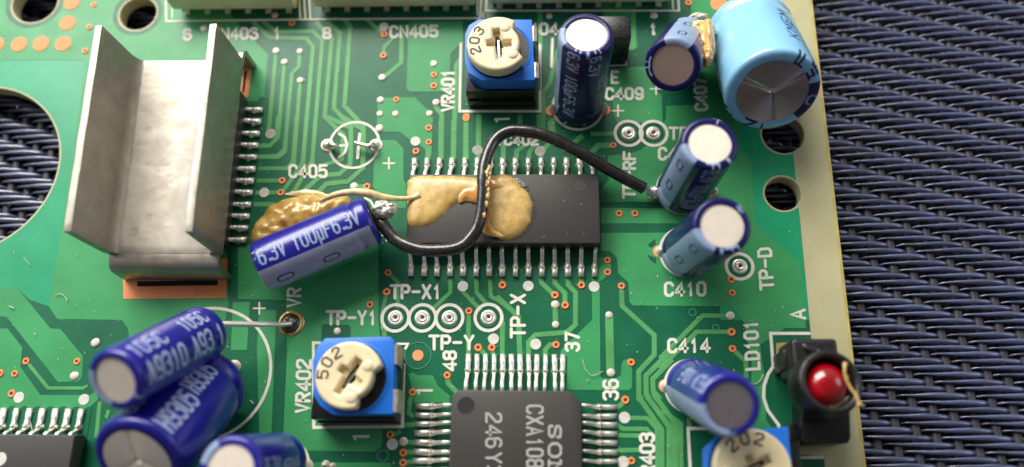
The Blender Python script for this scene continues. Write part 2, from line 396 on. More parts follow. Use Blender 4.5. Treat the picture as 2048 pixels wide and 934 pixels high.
# ------------------------------------------------------------------ circuit board
board = empty('circuit_board', (0, 0, 0), 'green printed circuit board with copper traces, white lettering and a bare yellowish edge strip', 'circuit board')
def pxc(cx, cy, rx, ry, n=40):
    return [tuple(P(cx + rx * math.cos(2 * PI * i / n), cy + ry * math.sin(2 * PI * i / n)).xy) for i in range(n)]
def hole_c(cx, cy, rpx):                                   # a round hole in the board
    c = P(cx, cy); r = (P(cx + rpx, cy) - P(cx - rpx, cy)).length / 2; return c, r
HOLES = [hole_c(-60, 336, 174), hole_c(276, 27, 36), hole_c(70, 5, 44), hole_c(1566, 268, 42), hole_c(1566, 387, 36)]
def ex(x0, y0, x1, y1, y): return x0 + (x1 - x0) * (y - y0) / (y1 - y0)
tl, tr = P(-420, -430), P(ex(1625, 0, 1733, 934, -430), -430)
br, bl = P(ex(1625, 0, 1733, 934, 1330), 1330), P(-420, 1330)
outline = [tl.xy, tr.xy, br.xy, bl.xy]
sub = curve_solid('laminate', [outline] + [circle(c.x, c.y, r, 64) for c, r in HOLES], -1.6, -0.012, 0.06, M['fr4'], board)
def mx(y): return ex(1599, 427, 1621, 662, y)
def notch(c, r):                                           # where a hole bites into the edge of the mask: go round its left side
    out = []
    for i in range(49):
        a = PI / 2 + PI * 1.0 * i / 48; a = R_(40) + (R_(320) - R_(40)) * i / 48
        q = Vector((c.x + r * math.cos(a), c.y + r * math.sin(a), 0)); px = P(mx(268), 268).x if c.y > P(0, 330).y else P(mx(387), 387).x
        if q.x < px: out.append(q)
    return out
ml = [P(-418, -428), P(mx(-428), -428)] + notch(HOLES[3][0], HOLES[3][1] + .22) + notch(HOLES[4][0], HOLES[4][1] + .22) + [P(mx(440), 440), P(1621, 662), P(mx(800), 800), P(1618, 868), P(1592, 884), P(1592, 908), P(1648, 913), P(1690, 1328), P(-418, 1328)]
msk = curve_solid('solder_mask', [[p.xy for p in ml]] + [circle(c.x, c.y, r + .22, 64) for c, r in HOLES[:3]], -0.010, 0.0, 0.0, M['mask'], board)
# stained patch of bare laminate round the lamp holder
obj('laminate_stain', prism([P(x, y).xy for x, y in [(1552, 686), (1582, 684), (1586, 735), (1566, 734), (1553, 716)]], 0.001, 0.004), M['fr4s'], board)
TO = {'A': (0, 0), 'B': (340, 0), 'C': (680, 0), 'D': (1020, 0), 'E': (1360, 0), 'F': (440, 240), 'G': (780, 240), 'H': (1100, 240),
      'I': (0, 400), 'J': (1400, 400), 'K': (0, 624), 'L': (340, 624), 'M': (680, 624), 'N': (1020, 624), 'O': (1330, 624), 'P': (1000, 490), 'X': (512, 467), 'Z': (1024, 467)}
def T(t, pts):
    if t == '': return [tuple(p) for p in pts]
    s = 2.0 if t in 'XZ' else 3.012
    return [(TO[t][0] + a / s, TO[t][1] + b / s) for a, b in pts]
# copper pours under the mask
POURS = [
 ('', [(-418, -428), (440, -428), (440, -10), (452, 20), (506, 80), (536, 108), (529, 195), (521, 193), (514, 203), (480, 203), (470, 300), (452, 470), (458, 600), (448, 655), (440, 700), (262, 700), (256, 657), (244, 640), (115, 638), (97, 612), (120, 480), (172, 124), (170, 120), (-418, 122)]),
 ('', [(-418, 574), (35, 576), (101, 657), (121, 658), (166, 712), (164, 755), (156, 763), (116, 764), (13, 633), (-418, 631)]),
 ('', [(-418, 656), (15, 657), (45, 695), (41, 734), (81, 790), (182, 790), (196, 776), (196, 800), (178, 816), (-418, 815)]),
 ('', [(476, 492), (757, 468), (757, 640), (762, 690), (768, 720), (765, 871), (763, 893), (751, 903), (572, 901), (566, 878), (574, 700), (572, 600), (476, 598)]),
 ('', [(518, 620), (553, 620), (543, 865), (560, 890), (560, 905), (520, 905), (514, 700)]),
 ('', [(466, 604), (500, 604), (494, 700), (462, 700)]),
 ('', [(548, 925), (780, 925), (788, 945), (788, 1328), (540, 1328)]),
 ('', [(757, 281), (790, 280), (807, 297), (807, 360), (813, 368), (812, 416), (757, 417), (757, 385), (746, 375), (749, 300)]),
 ('C', [(228, 590), (450, 587), (548, 680), (560, 700), (552, 934), (519, 934), (512, 900), (480, 870), (430, 850), (360, 795), (222, 793)]),
 ('C', [(415, 130), (738, 130), (742, 270), (715, 275), (665, 325), (660, 553), (420, 553), (400, 535), (408, 330)]),
 ('', [(1222, 137), (1290, 133), (1310, 180), (1323, 190), (1326, 246), (1235, 246), (1228, 232)]),
 ('', [(1196, -30), (1268, -30), (1275, 95), (1266, 101), (1218, 100)]),
 ('', [(1345, -428), (mx(-428) - 10, -428), (mx(0) - 6, -30), (1500, 60), (1440, 186), (1476, 250), (1479, 298), (1504, 320), (1511, 448), (1601, 526), (1612, 656), (1570, 656), (1550, 670), (1520, 690), (1530, 760), (1532, 840), (1560, 878), (1500, 876), (1503, 720), (1488, 645), (1461, 613), (1266, 611), (1259, 604), (1257, 565), (1236, 546), (1234, 516), (1221, 503), (1203, 502), (1202, 466), (1440, 465), (1440, 404), (1202, 404), (1200, 380), (1218, 360), (1216, 312), (1260, 307), (1282, 300), (1318, 270), (1332, 235), (1332, 212), (1392, 210), (1392, 140)]),
 ('', [(1202, 416), (1428, 418), (1428, 447), (1202, 447)]),
 ('P', [(553, 200), (600, 225), (605, 790), (620, 805), (700, 803), (728, 785), (733, 712), (750, 690), (795, 690), (795, 860), (775, 875), (402, 873), (402, 665), (362, 655), (370, 630), (555, 450)]),
 ('P', [(580, 75), (665, 72), (672, 185), (640, 192), (602, 222), (560, 200)]),
 ('M', [(412, 372), (440, 365), (462, 380), (560, 382), (590, 445), (662, 505), (660, 546), (450, 546), (436, 470)]),
 ('', [(702, 648), (712, 648), (712, 674), (702, 674)]),
]
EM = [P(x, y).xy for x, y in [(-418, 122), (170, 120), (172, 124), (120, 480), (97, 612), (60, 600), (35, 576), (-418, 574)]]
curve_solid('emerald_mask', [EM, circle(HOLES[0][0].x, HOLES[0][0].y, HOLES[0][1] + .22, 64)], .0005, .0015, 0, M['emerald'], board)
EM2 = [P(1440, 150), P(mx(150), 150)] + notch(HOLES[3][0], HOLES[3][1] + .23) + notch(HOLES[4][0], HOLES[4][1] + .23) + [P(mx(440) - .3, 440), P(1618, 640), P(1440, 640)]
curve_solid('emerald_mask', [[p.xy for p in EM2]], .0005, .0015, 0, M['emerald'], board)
obj('laminate_edge', prism([P(x, y).xy for x, y in [(1618, -60), (1625 - 7, -60), (1733 - 2 + 5, 990), (1733 + 5 - 6, 990)]], .001, .003), M['fr4s'], board) if False else None
e0, e1 = P(ex(1625, 0, 1733, 934, -200), -200), P(ex(1625, 0, 1733, 934, 1200), 1200)
obj('laminate_edge', prism([(e0.x - .30, e0.y), (e0.x - .07, e0.y), (e1.x - .07, e1.y), (e1.x - .30, e1.y)], -.011, .002), M['fr4s'], board)
for k, (t, pts) in enumerate(POURS):
    if k == 0:
        curve_solid('copper_pour', [[P(x, y).xy for x, y in pts]] + [circle(HOLES[j][0].x, HOLES[j][0].y, HOLES[j][1] + .75, 64) for j in (1, 2)], 0.002, 0.022, 0, M['pour'], board); continue
    obj('copper_pour', prism([P(x, y).xy for x, y in T(t, pts)], 0.002, 0.022 + 0.0006 * k), M['pour'], board)
# dark box round the via above the lower trimmer and thermal gaps
for pts in ([(644, 652), (648, 648), (698, 650), (702, 656), (700, 690), (642, 690)], [(1295, 490), (1310, 478), (1312, 490), (1302, 496)], [(1295, 510), (1312, 516), (1312, 528), (1300, 520)],
            T('L', [(640, 170), (705, 170), (680, 700), (690, 750), (640, 750), (612, 700)])):
    obj('mask_gap', prism([P(x, y).xy for x, y in pts], 0.03, 0.036), M['mask'], board)
TR = [  # tile, width in tile pixels, points
 ('B', 26, [(500, 130), (600, 228), (820, 232), (862, 280), (858, 330), (800, 990)]),
 ('B', 24, [(560, 130), (640, 190), (860, 190), (918, 245), (856, 990)]),
 ('B', 24, [(640, 310), (600, 740), (590, 800)]),
 ('B', 24, [(690, 378), (650, 830), (600, 880), (530, 882)]),
 ('B', 24, [(782, 310), (778, 400), (735, 445), (690, 900), (650, 940), (520, 945)]),
 ('B', 24, [(785, 488), (745, 990)]),
 ('B', 26, [(880, 135), (975, 235), (932, 705), (1050, 820)]),
 ('B', 26, [(945, 130), (1025, 200), (988, 655), (1100, 770)]),
 ('F', 24, [(462, -20), (440, 250), (405, 293), (232, 293)]),
 ('F', 24, [(408, -20), (392, 192), (352, 225), (242, 224)]),
 ('F', 24, [(350, -20), (340, 115), (300, 155), (245, 153)]),
 ('F', 24, [(522, -20), (500, 255), (380, 430)]),
 ('F', 24, [(577, -20), (557, 245), (440, 440)]),
 ('F', 28, [(640, -20), (790, 50), (785, 265), (722, 326), (610, 335), (480, 450)]),
 ('F', 28, [(735, -20), (865, 60), (862, 290), (770, 372), (640, 385), (560, 470)]),
 ('F', 24, [(740, 110), (735, 240), (600, 280)]),
 ('F', 24, [(222, 366), (360, 366)]), ('F', 24, [(215, 438), (350, 438)]), ('F', 26, [(205, 508), (330, 510)]),
 ('F', 24, [(805, 400), (890, 402)]),
 ('C', 28, [(30, 120), (62, 165), (28, 640), (142, 762), (140, 900)]),
 ('C', 26, [(0, 695), (68, 770), (66, 960)]),
 ('C', 24, [(160, 115), (268, 210)]),
 ('C', 26, [(330, 220), (268, 285), (262, 330)]),
 ('C', 26, [(372, 150), (370, 378), (262, 468)]),
 ('C', 27, [(725, 360), (700, 395), (685, 960)]),
 ('C', 28, [(580, 625), (583, 655), (614, 690), (610, 960)]),
 ('C', 28, [(762, 705), (760, 960)]), ('C', 28, [(838, 690), (835, 960)]),
 ('G', 28, [(232, 150), (228, 240)]), ('G', 30, [(310, 0), (306, 240)]), ('G', 30, [(386, 0), (382, 240)]),
 ('G', 30, [(460, 0), (456, 240)]), ('G', 30, [(536, 0), (532, 240)]), ('G', 28, [(684, 120), (684, 240)]),
 ('G', 26, [(860, 60), (850, 130), (765, 185), (760, 240)]), ('G', 26, [(905, 0), (905, 90), (840, 200), (836, 240)]),
 ('G', 26, [(980, 0), (982, 120), (912, 190), (910, 240)]),
 ('D', 30, [(180, 60), (182, 300)]), ('D', 26, [(60, 690), (60, 800)]), ('D', 26, [(175, 690), (178, 800)]), ('D', 26, [(290, 300), (240, 500), (200, 560), (200, 790)]),
 ('D', 26, [(744, 80), (744, 285), (700, 296)]), ('D', 26, [(486, 806), (640, 806)]), ('D', 30, [(440, 815), (370, 870)]),
 ('D', 24, [(300, 700), (240, 740), (240, 800)]), ('D', 24, [(620, 880), (540, 880), (500, 910)]),
 ('H', 26, [(380, 152), (290, 150), (250, 195), (290, 240)]),
 ('P', 24, [(250, 190), (250, 228), (325, 300)]), ('P', 24, [(332, 190), (332, 232), (392, 292), (392, 362)]),
 ('P', 24, [(410, 190), (412, 242), (456, 288), (455, 482), (402, 528), (215, 542), (172, 585), (172, 665)]),
 ('P', 24, [(491, 190), (491, 245)]), ('P', 26, [(333, 360), (335, 480)]), ('P', 26, [(-20, 310), (112, 432), (120, 665)]),
 ('P', 22, [(12, 440), (14, 665)]), ('P', 24, [(338, 602), (300, 602), (274, 632), (272, 665)]),
 ('P', 24, [(733, 250), (736, 368), (930, 545), (930, 662), (836, 765), (838, 940)]),
 ('P', 24, [(1040, 630), (880, 790), (882, 900), (900, 930)]), ('P', 24, [(1040, 690), (921, 810), (924, 880), (965, 930)]),
 ('P', 42, [(658, 425), (666, 770)]), ('P', 22, [(15, 200), (15, 245)]),
 ('N', 26, [(785, 500), (788, 530), (915, 712), (915, 980)]),
 ('N', 26, [(825, 490), (830, 515), (960, 692), (960, 980)]),
 ('N', 26, [(868, 480), (872, 505), (1003, 682), (1000, 980)]),
 ('N', 20, [(725, 640), (828, 642), (885, 705), (888, 980)]), ('N', 20, [(645, 683), (682, 706), (825, 706), (862, 745)]),
 ('N', 20, [(645, 745), (780, 747)]), ('N', 20, [(645, 835), (780, 833)]), ('N', 22, [(642, 582), (698, 538)]),
 ('O', 22, [(-30, 282), (228, 22), (385, 25)]), ('O', 22, [(-30, 345), (192, 121), (395, 121)]), ('O', 22, [(410, 226), (488, 300), (492, 400)]),
 ('O', 20, [(-20, 590), (98, 675), (100, 980)]), ('O', 20, [(-20, 640), (52, 700), (55, 980)]), ('O', 20, [(145, 640), (150, 700)]),
 ('M', 22, [(776, 0), (774, 258)]), ('M', 22, [(982, 60), (978, 258)]), ('M', 22, [(838, 218), (880, 262)]), ('M', 20, [(915, 218), (924, 258)]),
 ('M', 24, [(646, 385), (652, 432), (705, 485)]), ('M', 20, [(440, 485), (422, 530), (412, 612), (445, 630)]), ('M', 20, [(320, 742), (368, 716)]),
 ('M', 20, [(380, 680), (460, 680)]), ('M', 20, [(385, 782), (450, 790)]), ('M', 20, [(380, 845), (450, 846)]), ('M', 20, [(380, 908), (450, 900)]), ('M', 18, [(250, 80), (270, 105), (272, 150)]),
 ('X', 14, [(778, 178), (778, 236), (712, 298)]), ('X', 14, [(826, 178), (830, 236), (905, 312)]), ('X', 14, [(882, 178), (882, 236), (925, 285)]),
 ('X', 14, [(935, 178), (940, 252), (976, 272), (1030, 315)]), ('X', 12, [(530, 157), (567, 196), (567, 300)]), ('X', 12, [(523, 236), (502, 330), (512, 412)]),
 ('X', 14, [(852, 312), (850, 488)]),
 ('K', 15, [(160, 300), (290, 460), (502, 460), (530, 442)]), ('K', 20, [(602, 540), (580, 760)]), ('K', 16, [(655, 590), (640, 640)]),
 ('B', 22, [(560, 880), (520, 880)]),
]
for k, (t, wz, pts) in enumerate(TR):
    s = 2.0 if t in 'XZ' else 3.012
    c = [P(x, y).xy for x, y in T(t, pts)]
    hw = wz / s / 20.6 / 2
    qs = ribbon(c, hw, False)
    L_, Rr = [], []
    v = []; f = []; h = 0.034 + 0.00055 * (k % 24)
    for qd in qs[:len(c) - 1]:
        n = len(v); cen = sum(qd, Vector((0, 0))) / 4
        v += [(a.x, a.y, h) for a in qd]
        f.append((n, n + 1, n + 2, n + 3))
        dd = (qd[0] - qd[1]).normalized() * .045
        v += [(qd[0].x + dd.x, qd[0].y + dd.y, .001), (qd[1].x - dd.x, qd[1].y - dd.y, .001), (qd[2].x - dd.x, qd[2].y - dd.y, .001), (qd[3].x + dd.x, qd[3].y + dd.y, .001)]
        f.append((n + 1, n + 5, n + 6, n + 2)); f.append((n, n + 3, n + 7, n + 4))
    obj('trace', (v, f), M['trace'], board)
# silk lines and lettering
ZS = 0.062
def silkline(pts, wpx, closed=False, name='ink_line', z=ZS, m='silk'):
    c = [P(x, y).xy for x, y in pts]; v = []; f = []
    for qd in ribbon(c, wpx / 20.6 / 2, closed):
        n = len(v); v += [(a.x, a.y, z) for a in qd]; f.append(tuple(range(n, n + len(qd))))
    return obj(name, (v, f), M[m], board)
def arc_px(cx, cy, r, a0, a1, n=40, ry=None):
    c = P(cx, cy); rr = r / 20.6; out = []
    return c, rr
def silkring(cx, cy, rpx, wpx, a0=0, a1=360, name='ink_ring', z=ZS):
    c = P(cx, cy); ro = (P(cx + rpx, cy) - P(cx - rpx, cy)).length / 2; n = 64; v = []; f = []
    ww = wpx / 20.6; full = abs(a1 - a0) >= 360; m = n if full else n + 1
    for i in range(m):
        a = R_(a0 + (a1 - a0) * i / n)
        v += [(c.x + ro * math.cos(a), c.y + ro * math.sin(a), z), (c.x + (ro - ww) * math.cos(a), c.y + (ro - ww) * math.sin(a), z)]
    for i in range(n):
        k = (i + 1) % m; f.append((2 * i, 2 * k, 2 * k + 1, 2 * i + 1))
    return obj(name, (v, f), M['silk'], board)
def text_px(txt, t, x0, y0, x1, y1, hpx, wpx=6.0, m='silk', z=ZS, parent=board, adv=6.0, name='printed_text', hw=None):
    (a, b), (c, d) = T(t, [(x0, y0), (x1, y1)]); s = 1.0 if t == '' else (2.0 if t in 'XZ' else 3.012)
    h = hpx / s; D = Vector((c - a, d - b)); Ln = D.length; D.normalize(); U = Vector((D.y, -D.x))
    for vf in lettering(txt, h, wpx / s / 2, lambda u, v_, dz: P(a + D.x * u + U.x * v_, b + D.y * u + U.y * v_, z + dz), adv=adv, width=Ln, split=True):
        obj('printed_letter', vf, M[m], parent, world=True)
for args in [('CN406', 'B', 255, 232, 525, 232, 60, 17), ('6', 'B', 85, 238, 125, 238, 60, 17), ('1', 'B', 628, 230, 662, 230, 60, 17), ('8', 'B', 925, 228, 965, 228, 58, 17),
             ('CN405', 'C', 305, 222, 585, 218, 62, 17), ('VR401', 'C', 684, 665, 684, 425, 68, 17), ('C405', 'F', 420, 342, 640, 342, 68, 17),
             ('CN404', 'D', 0, 205, 285, 205, 62, 17), ('E', 'D', 614, 498, 650, 498, 66, 16), ('C409', 'D', 580, 596, 798, 594, 62, 17),
             ('1', 'D', 848, 205, 875, 205, 60, 16), ('1', 'E', -160, 205, -150, 205, 55, 16), ('C407', 'E', 162, 660, 152, 472, 66, 17), ('TP-F', 'D', 965, 835, 1200, 835, 65, 16),
             ('C408', 'H', 658, 236, 880, 236, 66, 18), ('TP-RF', 'H', 508, 466, 512, 196, 66, 17), ('C410', 'Z', 614, 248, 772, 246, 50, 12),
             ('IC402', 'G', 640, 148, 890, 148, 52, 16), ('TP-X1', 'X', 542, 258, 738, 258, 50, 12), ('TP-Y1', 'X', 286, 362, 480, 362, 50, 12),
             ('TP-Y', 'X', 697, 462, 868, 462, 52, 12), ('48', 'X', 798, 545, 798, 473, 46, 12), ('TP-X', 'P', 148, 552, 148, 302, 80, 18),
             ('37', 'P', 474, 635, 474, 530, 76, 18), ('36', 'P', 708, 928, 708, 815, 82, 18), ('C414', 'Z', 627, 474, 788, 472, 50, 12),
             ('LD101', 'O', 568, 342, 552, 56, 76, 18), ('A', 'J', 632, 712, 630, 662, 82, 17), ('TP-D', 'J', 440, 532, 425, 292, 74, 17),
             ('VR402', 'L', 838, 602, 846, 292, 78, 18), ('VR', 'X', 176, 292, 178, 222, 50, 10), ('VR403', 'N', 868, 1040, 864, 735, 78, 20)]:
    text_px(*args)
for pts in ([(1020 / 1 - 12, 0)],): pass
def plus(cx, cy, s=11, wd=3.6):
    silkline([(cx - s, cy), (cx + s, cy)], wd); silkline([(cx, cy - s), (cx, cy + s)], wd, z=ZS + .0015)
for cx, cy in ((778, 327), (1236, 222), (1312, 178), (519, 617)): plus(cx, cy)
# rotated ones under the trimmers
silkline([(991, 239), (1018, 238)], 5); silkline([(991, 239), (994, 244)], 4, z=ZS + .0015)
silkline([(708, 873), (737, 873)], 5); silkline([(708, 873), (711, 879)], 4, z=ZS + .0015)
silkline([(835, 781), (864, 781)], 5); silkline([(835, 781), (838, 787)], 4, z=ZS + .0015)
silkline([(765, 471), (773, 471), (773, 482)], 4)
silkline([(789, 688), (816, 688), (811, 697)], 5)
# outlines
silkline([(332, -30), (333, 43), (648, 39), (960, 37), (964, -30)], 4.5); silkline([(345, -30), (345, 36)], 3)
for x in (601, 611, 621): silkline([(x - 4, -30), (x, 37)], 4.5, z=ZS + .0015)
silkline([(955, -30), (955, 30)], 3, z=ZS + .0015); silkline([(974, -30), (972, 22), (1358, 22), (1354, -30)], 4.5, z=ZS + .0015); silkline([(1343, -30), (1346, 18)], 3.5)
silkline([(966, 26), (966, 36)], 3)
silkline([(922, 88), (919, 223), (1080, 223), (1080, 90)], 6)
silkline([(640, 686), (627, 686), (628, 855), (805, 853), (808, 728)], 6)
silkline([(1105, 78), (1103, 134)], 6); silkline([(1218, 132), (1252, 131), (1253, 110)], 4)
silkline([(1440, 857), (1376, 857), (1384, 1010)], 6); silkline([(1582, 915), (1645, 915)], 5)
silkline([(1618, 667), (1541, 667), (1546, 733), (1536, 748), (1528, 770), (1527, 795), (1535, 820), (1548, 838), (1557, 850), (1558, 872)], 6)
silkring(709, 290, 52, 5.5)
silkring(1156, 214, 53, 5.5); silkring(1363, 380, 52, 5.5); silkring(1371, 504, 54, 5.5); silkring(1383, 773, 56, 6); silkring(411, 746, 133, 6); silkring(563, 935, 58, 7)
silkline([(730, 396), (741, 402), (747, 412), (748, 422)], 5)
# polarity curve inside the empty circle
silkline(T('F', [(720, 85), (752, 105), (766, 150), (755, 195), (718, 225)]), 6); silkline(T('F', [(842, 85), (830, 230)]), 6.5); silkline(T('F', [(690, 158), (764, 153)]), 5, z=ZS + .0015)
silkline([(1131, 246), (1128, 250)], 5); silkline([(1166, 246), (1168, 250)], 5)
# ------------------------------------------------------------------ vias, test points, pads, dots
def frustum_ring(r0, r1, h, n=20): return lathe([(r0, -.0), (r0 + .0, h * .6), (r0 + .05, h), (r1 - .06, h), (r1, .0)], n)
via_me = bpy.data.meshes.new('via'); vf = frustum_ring(.13, .36, .075)
via_me.from_pydata(vf[0], [], vf[1]); via_me.update(); via_me.materials.append(M['copper'])
vf = lathe([(0.0, .05), (.14, .05)], 16); hole_me = bpy.data.meshes.new('drill_hole'); hole_me.from_pydata(vf[0], [], vf[1]); hole_me.update(); hole_me.materials.append(M['hole'])
vf = lathe([(.0, .11), (.14, .105), (.26, .08), (.34, .04), (.37, 0)], 18); sv_me = bpy.data.meshes.new('solder_bump'); sv_me.from_pydata(vf[0], [], vf[1]); sv_me.update(); sv_me.materials.append(M['solderv'])
sv_me.polygons.foreach_set('use_smooth', [True] * len(sv_me.polygons))
vf = lathe([(.0, .02), (.50, .02), (.52, 0)], 28); dot_me = bpy.data.meshes.new('ink_dot'); dot_me.from_pydata(vf[0], [], vf[1]); dot_me.update(); dot_me.materials.append(M['dot'])
def put(name, me, x, y, s=1.0, z=.045, parent=board, rot=0):
    o = bpy.data.objects.new(name, me); S.collection.objects.link(o); o.parent = parent
    p = P(x, y); o.location = (p.x, p.y, z); o.scale = (s, s, s); o.rotation_euler = (0, 0, rot); return o
def via(x, y, s=1.0):
    o = put('via', via_me, x, y, s); h = bpy.data.objects.new('drill_hole', hole_me); S.collection.objects.link(h); h.parent = o
VI = [('A', [(566, 30), (540, 165), (515, 308)]), ('B', [(735, 140)]), ('C', [(268, 208), (262, 335), (566, 452), (566, 518), (340, 600), (535, 772), (535, 858), (762, 703), (458, 912)]),
      ('D', [(622, 876)]), ('E', [(50, 18)]), ('F', [(375, 366), (886, 402), (366, 438)]), ('G', [(460, -8)]), ('H', [(416, 564), (512, 564), (345, 845), (347, 917)]),
      ('J', [(186, 480), (193, 560), (190, 796), (196, 897)]), ('K', [(158, 297), (90, 372), (0, 370), (72, 492), (465, 298)]),
      ('P', [(15, 243), (331, 303), (393, 364), (491, 243), (732, 248), (338, 602), (790, 708), (756, 934)]),
      ('M', [(833, 215), (915, 215), (646, 382), (437, 484), (302, 738), (381, 848), (380, 908)]), ('N', [(732, 897)]),
      ('X', [(528, 157), (523, 234), (456, 285), (852, 311)]),
      ('', [(742, 1000), (290, 1010)])]
for t, ps in VI:
    for x, y in T(t, ps): via(x, y, 1.0 + random.uniform(-.06, .1))
SV = [('B', [(205, 172), (640, 308), (690, 375), (782, 310), (785, 486), (632, 92)]), ('C', [(255, 468), (566, 385), (245, 603), (240, 687), (335, 687), (238, 773), (540, 685), (580, 618)]),
      ('D', [(236, 98), (866, 95)]), ('F', [(808, 400), (962, 48)]), ('P', [(333, 360), (335, 480), (657, 422), (668, 770)]), ('M', [(383, 780)]),
      ('L', [(1008, 115), (425, 470)]), ('K', [(578, 183), (455, 383)]), ('J', [(182, 697)]), ('', [(190, 686), (148, 752)])]
for t, ps in SV:
    for x, y in T(t, ps): put('solder_bump', sv_me, x, y, 1.0 + random.uniform(-.08, .15))
for t, ps in [('B', [(606, 808)]), ('C', [(264, 162), (455, 852), (828, 905)]), ('D', [(182, 910)]), ('F', [(306, 83), (267, 438)]), ('G', [(528, 183), (904, 190)]),
              ('P', [(171, 248), (567, 252), (215, 598)]), ('M', [(316, 797), (925, 163)]), ('N', [(690, 637), (682, 905)]), ('X', [(828, 212)]), ('K', [(115, 515), (507, 528)])]:
    for x, y in T(t, ps): put('ink_dot', dot_me, x, y, 1.0, .05)
# orange round pads at the upper left, fiducial, slot pads
vf = lathe([(0, .03), (.86, .03), (.90, 0)], 36); pad_me = bpy.data.meshes.new('copper_pad'); pad_me.from_pydata(vf[0], [], vf[1]); pad_me.update(); pad_me.materials.append(M['pad'])
for x, y in [(432, 18), (408, 140), (382, 264), (248, 265), (116, 268), (-20, 268), (-150, 270)]: put('copper_pad', pad_me, *T('A', [(x, y)])[0], 1.0)
put('copper_pad', pad_me, 836, 711, .58); put('copper_pad', pad_me, 1438, 8, 1.0); put('copper_pad', pad_me, 140, -30, 1.0); put('copper_pad', pad_me, 145, -75, 1.0)
silkring(836, 711, 27, 1.5).data.materials[0] = M['ghost']
for x, y, r in [(1385, 625, 8), (1431, 655, 7), (766, 911, 12)]: silkring(x, y, r, 2).data.materials[0] = M['ghost']
for q in board.children:
    if q.name.startswith('ink_ring') and q.data.materials[0] is M['ghost']: q.name = 'ring_mark'
def slotpad(outer, slot):
    curve_solid('copper_pad', [[P(x, y).xy for x, y in outer], [P(x, y).xy for x, y in slot]], .03, .062, .004, M['pad'], board)
    obj('slot', prism([P(x, y).xy for x, y in slot], .03, .04), M['under'], board)
slotpad([(247, 520), (455, 517), (453, 596), (247, 598)], [(275, 563), (436, 560), (436, 571), (275, 573)])
slotpad([(488, 124), (505, 125), (497, 195), (480, 195)], [(489, 142), (495, 142), (489, 186), (484, 186)])
# ring pads round the drilled holes
def test_point(x, y, deg, gold=True, r=.86):
    o = put('test_point', tp_me, x, y, 1, .045)
    h = obj('barrel', lathe([(.0, .10), (.18, .10), (.26, .2), (.34, .24), (.40, .20), (.44, .12)], 24), M['lead'] if gold else M['copper'], o, True)
    h2 = obj('drill_hole', lathe([(.0, .125), (.15, .125)], 16), M['hole'], o); h2.location = (.03, .03, 0)
vf = lathe([(.40, .05), (.46, .09), (.60, .10), (.72, .06), (.76, 0)], 32); tp_me = bpy.data.meshes.new('test_point'); tp_me.from_pydata(vf[0], [], vf[1]); tp_me.update(); tp_me.materials.append(M['lead'])
tp_me.polygons.foreach_set('use_smooth', [True] * len(tp_me.polygons))
vf = lathe([(.0, .0), (1.0, .0), (1.0, -.003)], 32); gap_me = bpy.data.meshes.new('mask_gap'); gap_me.from_pydata(vf[0], [], vf[1]); gap_me.update(); gap_me.materials.append(M['mask'])
for x, y in [(791, 636), (845, 636), (899, 636), (977, 635), (1257, 267), (1307, 267), (1479, 533)]:
    put('mask_gap', gap_me, x, y, 1.0, .055); test_point(x, y, 0)
    silkring(x, y, 30, 6.5, z=ZS + .001 * random.random())
# dust: fine pale fibres lying on the mask
V, Fc = [], []
def fibre(pts, r=.035):
    global V, Fc
    V, Fc = merge((V, Fc), tube(spline([P(x, y, .16 + .03 * i % 2) for i, (x, y) in enumerate(pts)], 5), r, 4))
fibre([(1165, 718), (1172, 740), (1185, 751), (1206, 742)], .03); fibre([(1500, 768), (1515, 766), (1524, 755), (1527, 748)], .04); fibre([(55, 828), (62, 850), (68, 880), (70, 895)], .04)
fibre([(110, 590), (122, 588), (132, 596), (133, 602)], .035); fibre([(18, 612), (27, 617)], .05); fibre([(47, 515), (60, 530)], .03); fibre([(500, 800), (507, 808)], .05)
rr = random.Random(5)
for _ in range(480):
    x, y = rr.uniform(0, 1600), rr.uniform(0, 930); a = rr.uniform(0, PI); l = rr.choice([1, 1.5, 2, 3, 5])
    fibre([(x, y), (x + l * .5 * math.cos(a), y + l * .5 * math.sin(a) + .4), (x + l * math.cos(a), y + l * math.sin(a))], rr.choice([.015, .02, .03]))
d = obj('dust', (V, Fc), M['fluff'], board); d['kind'] = 'stuff'
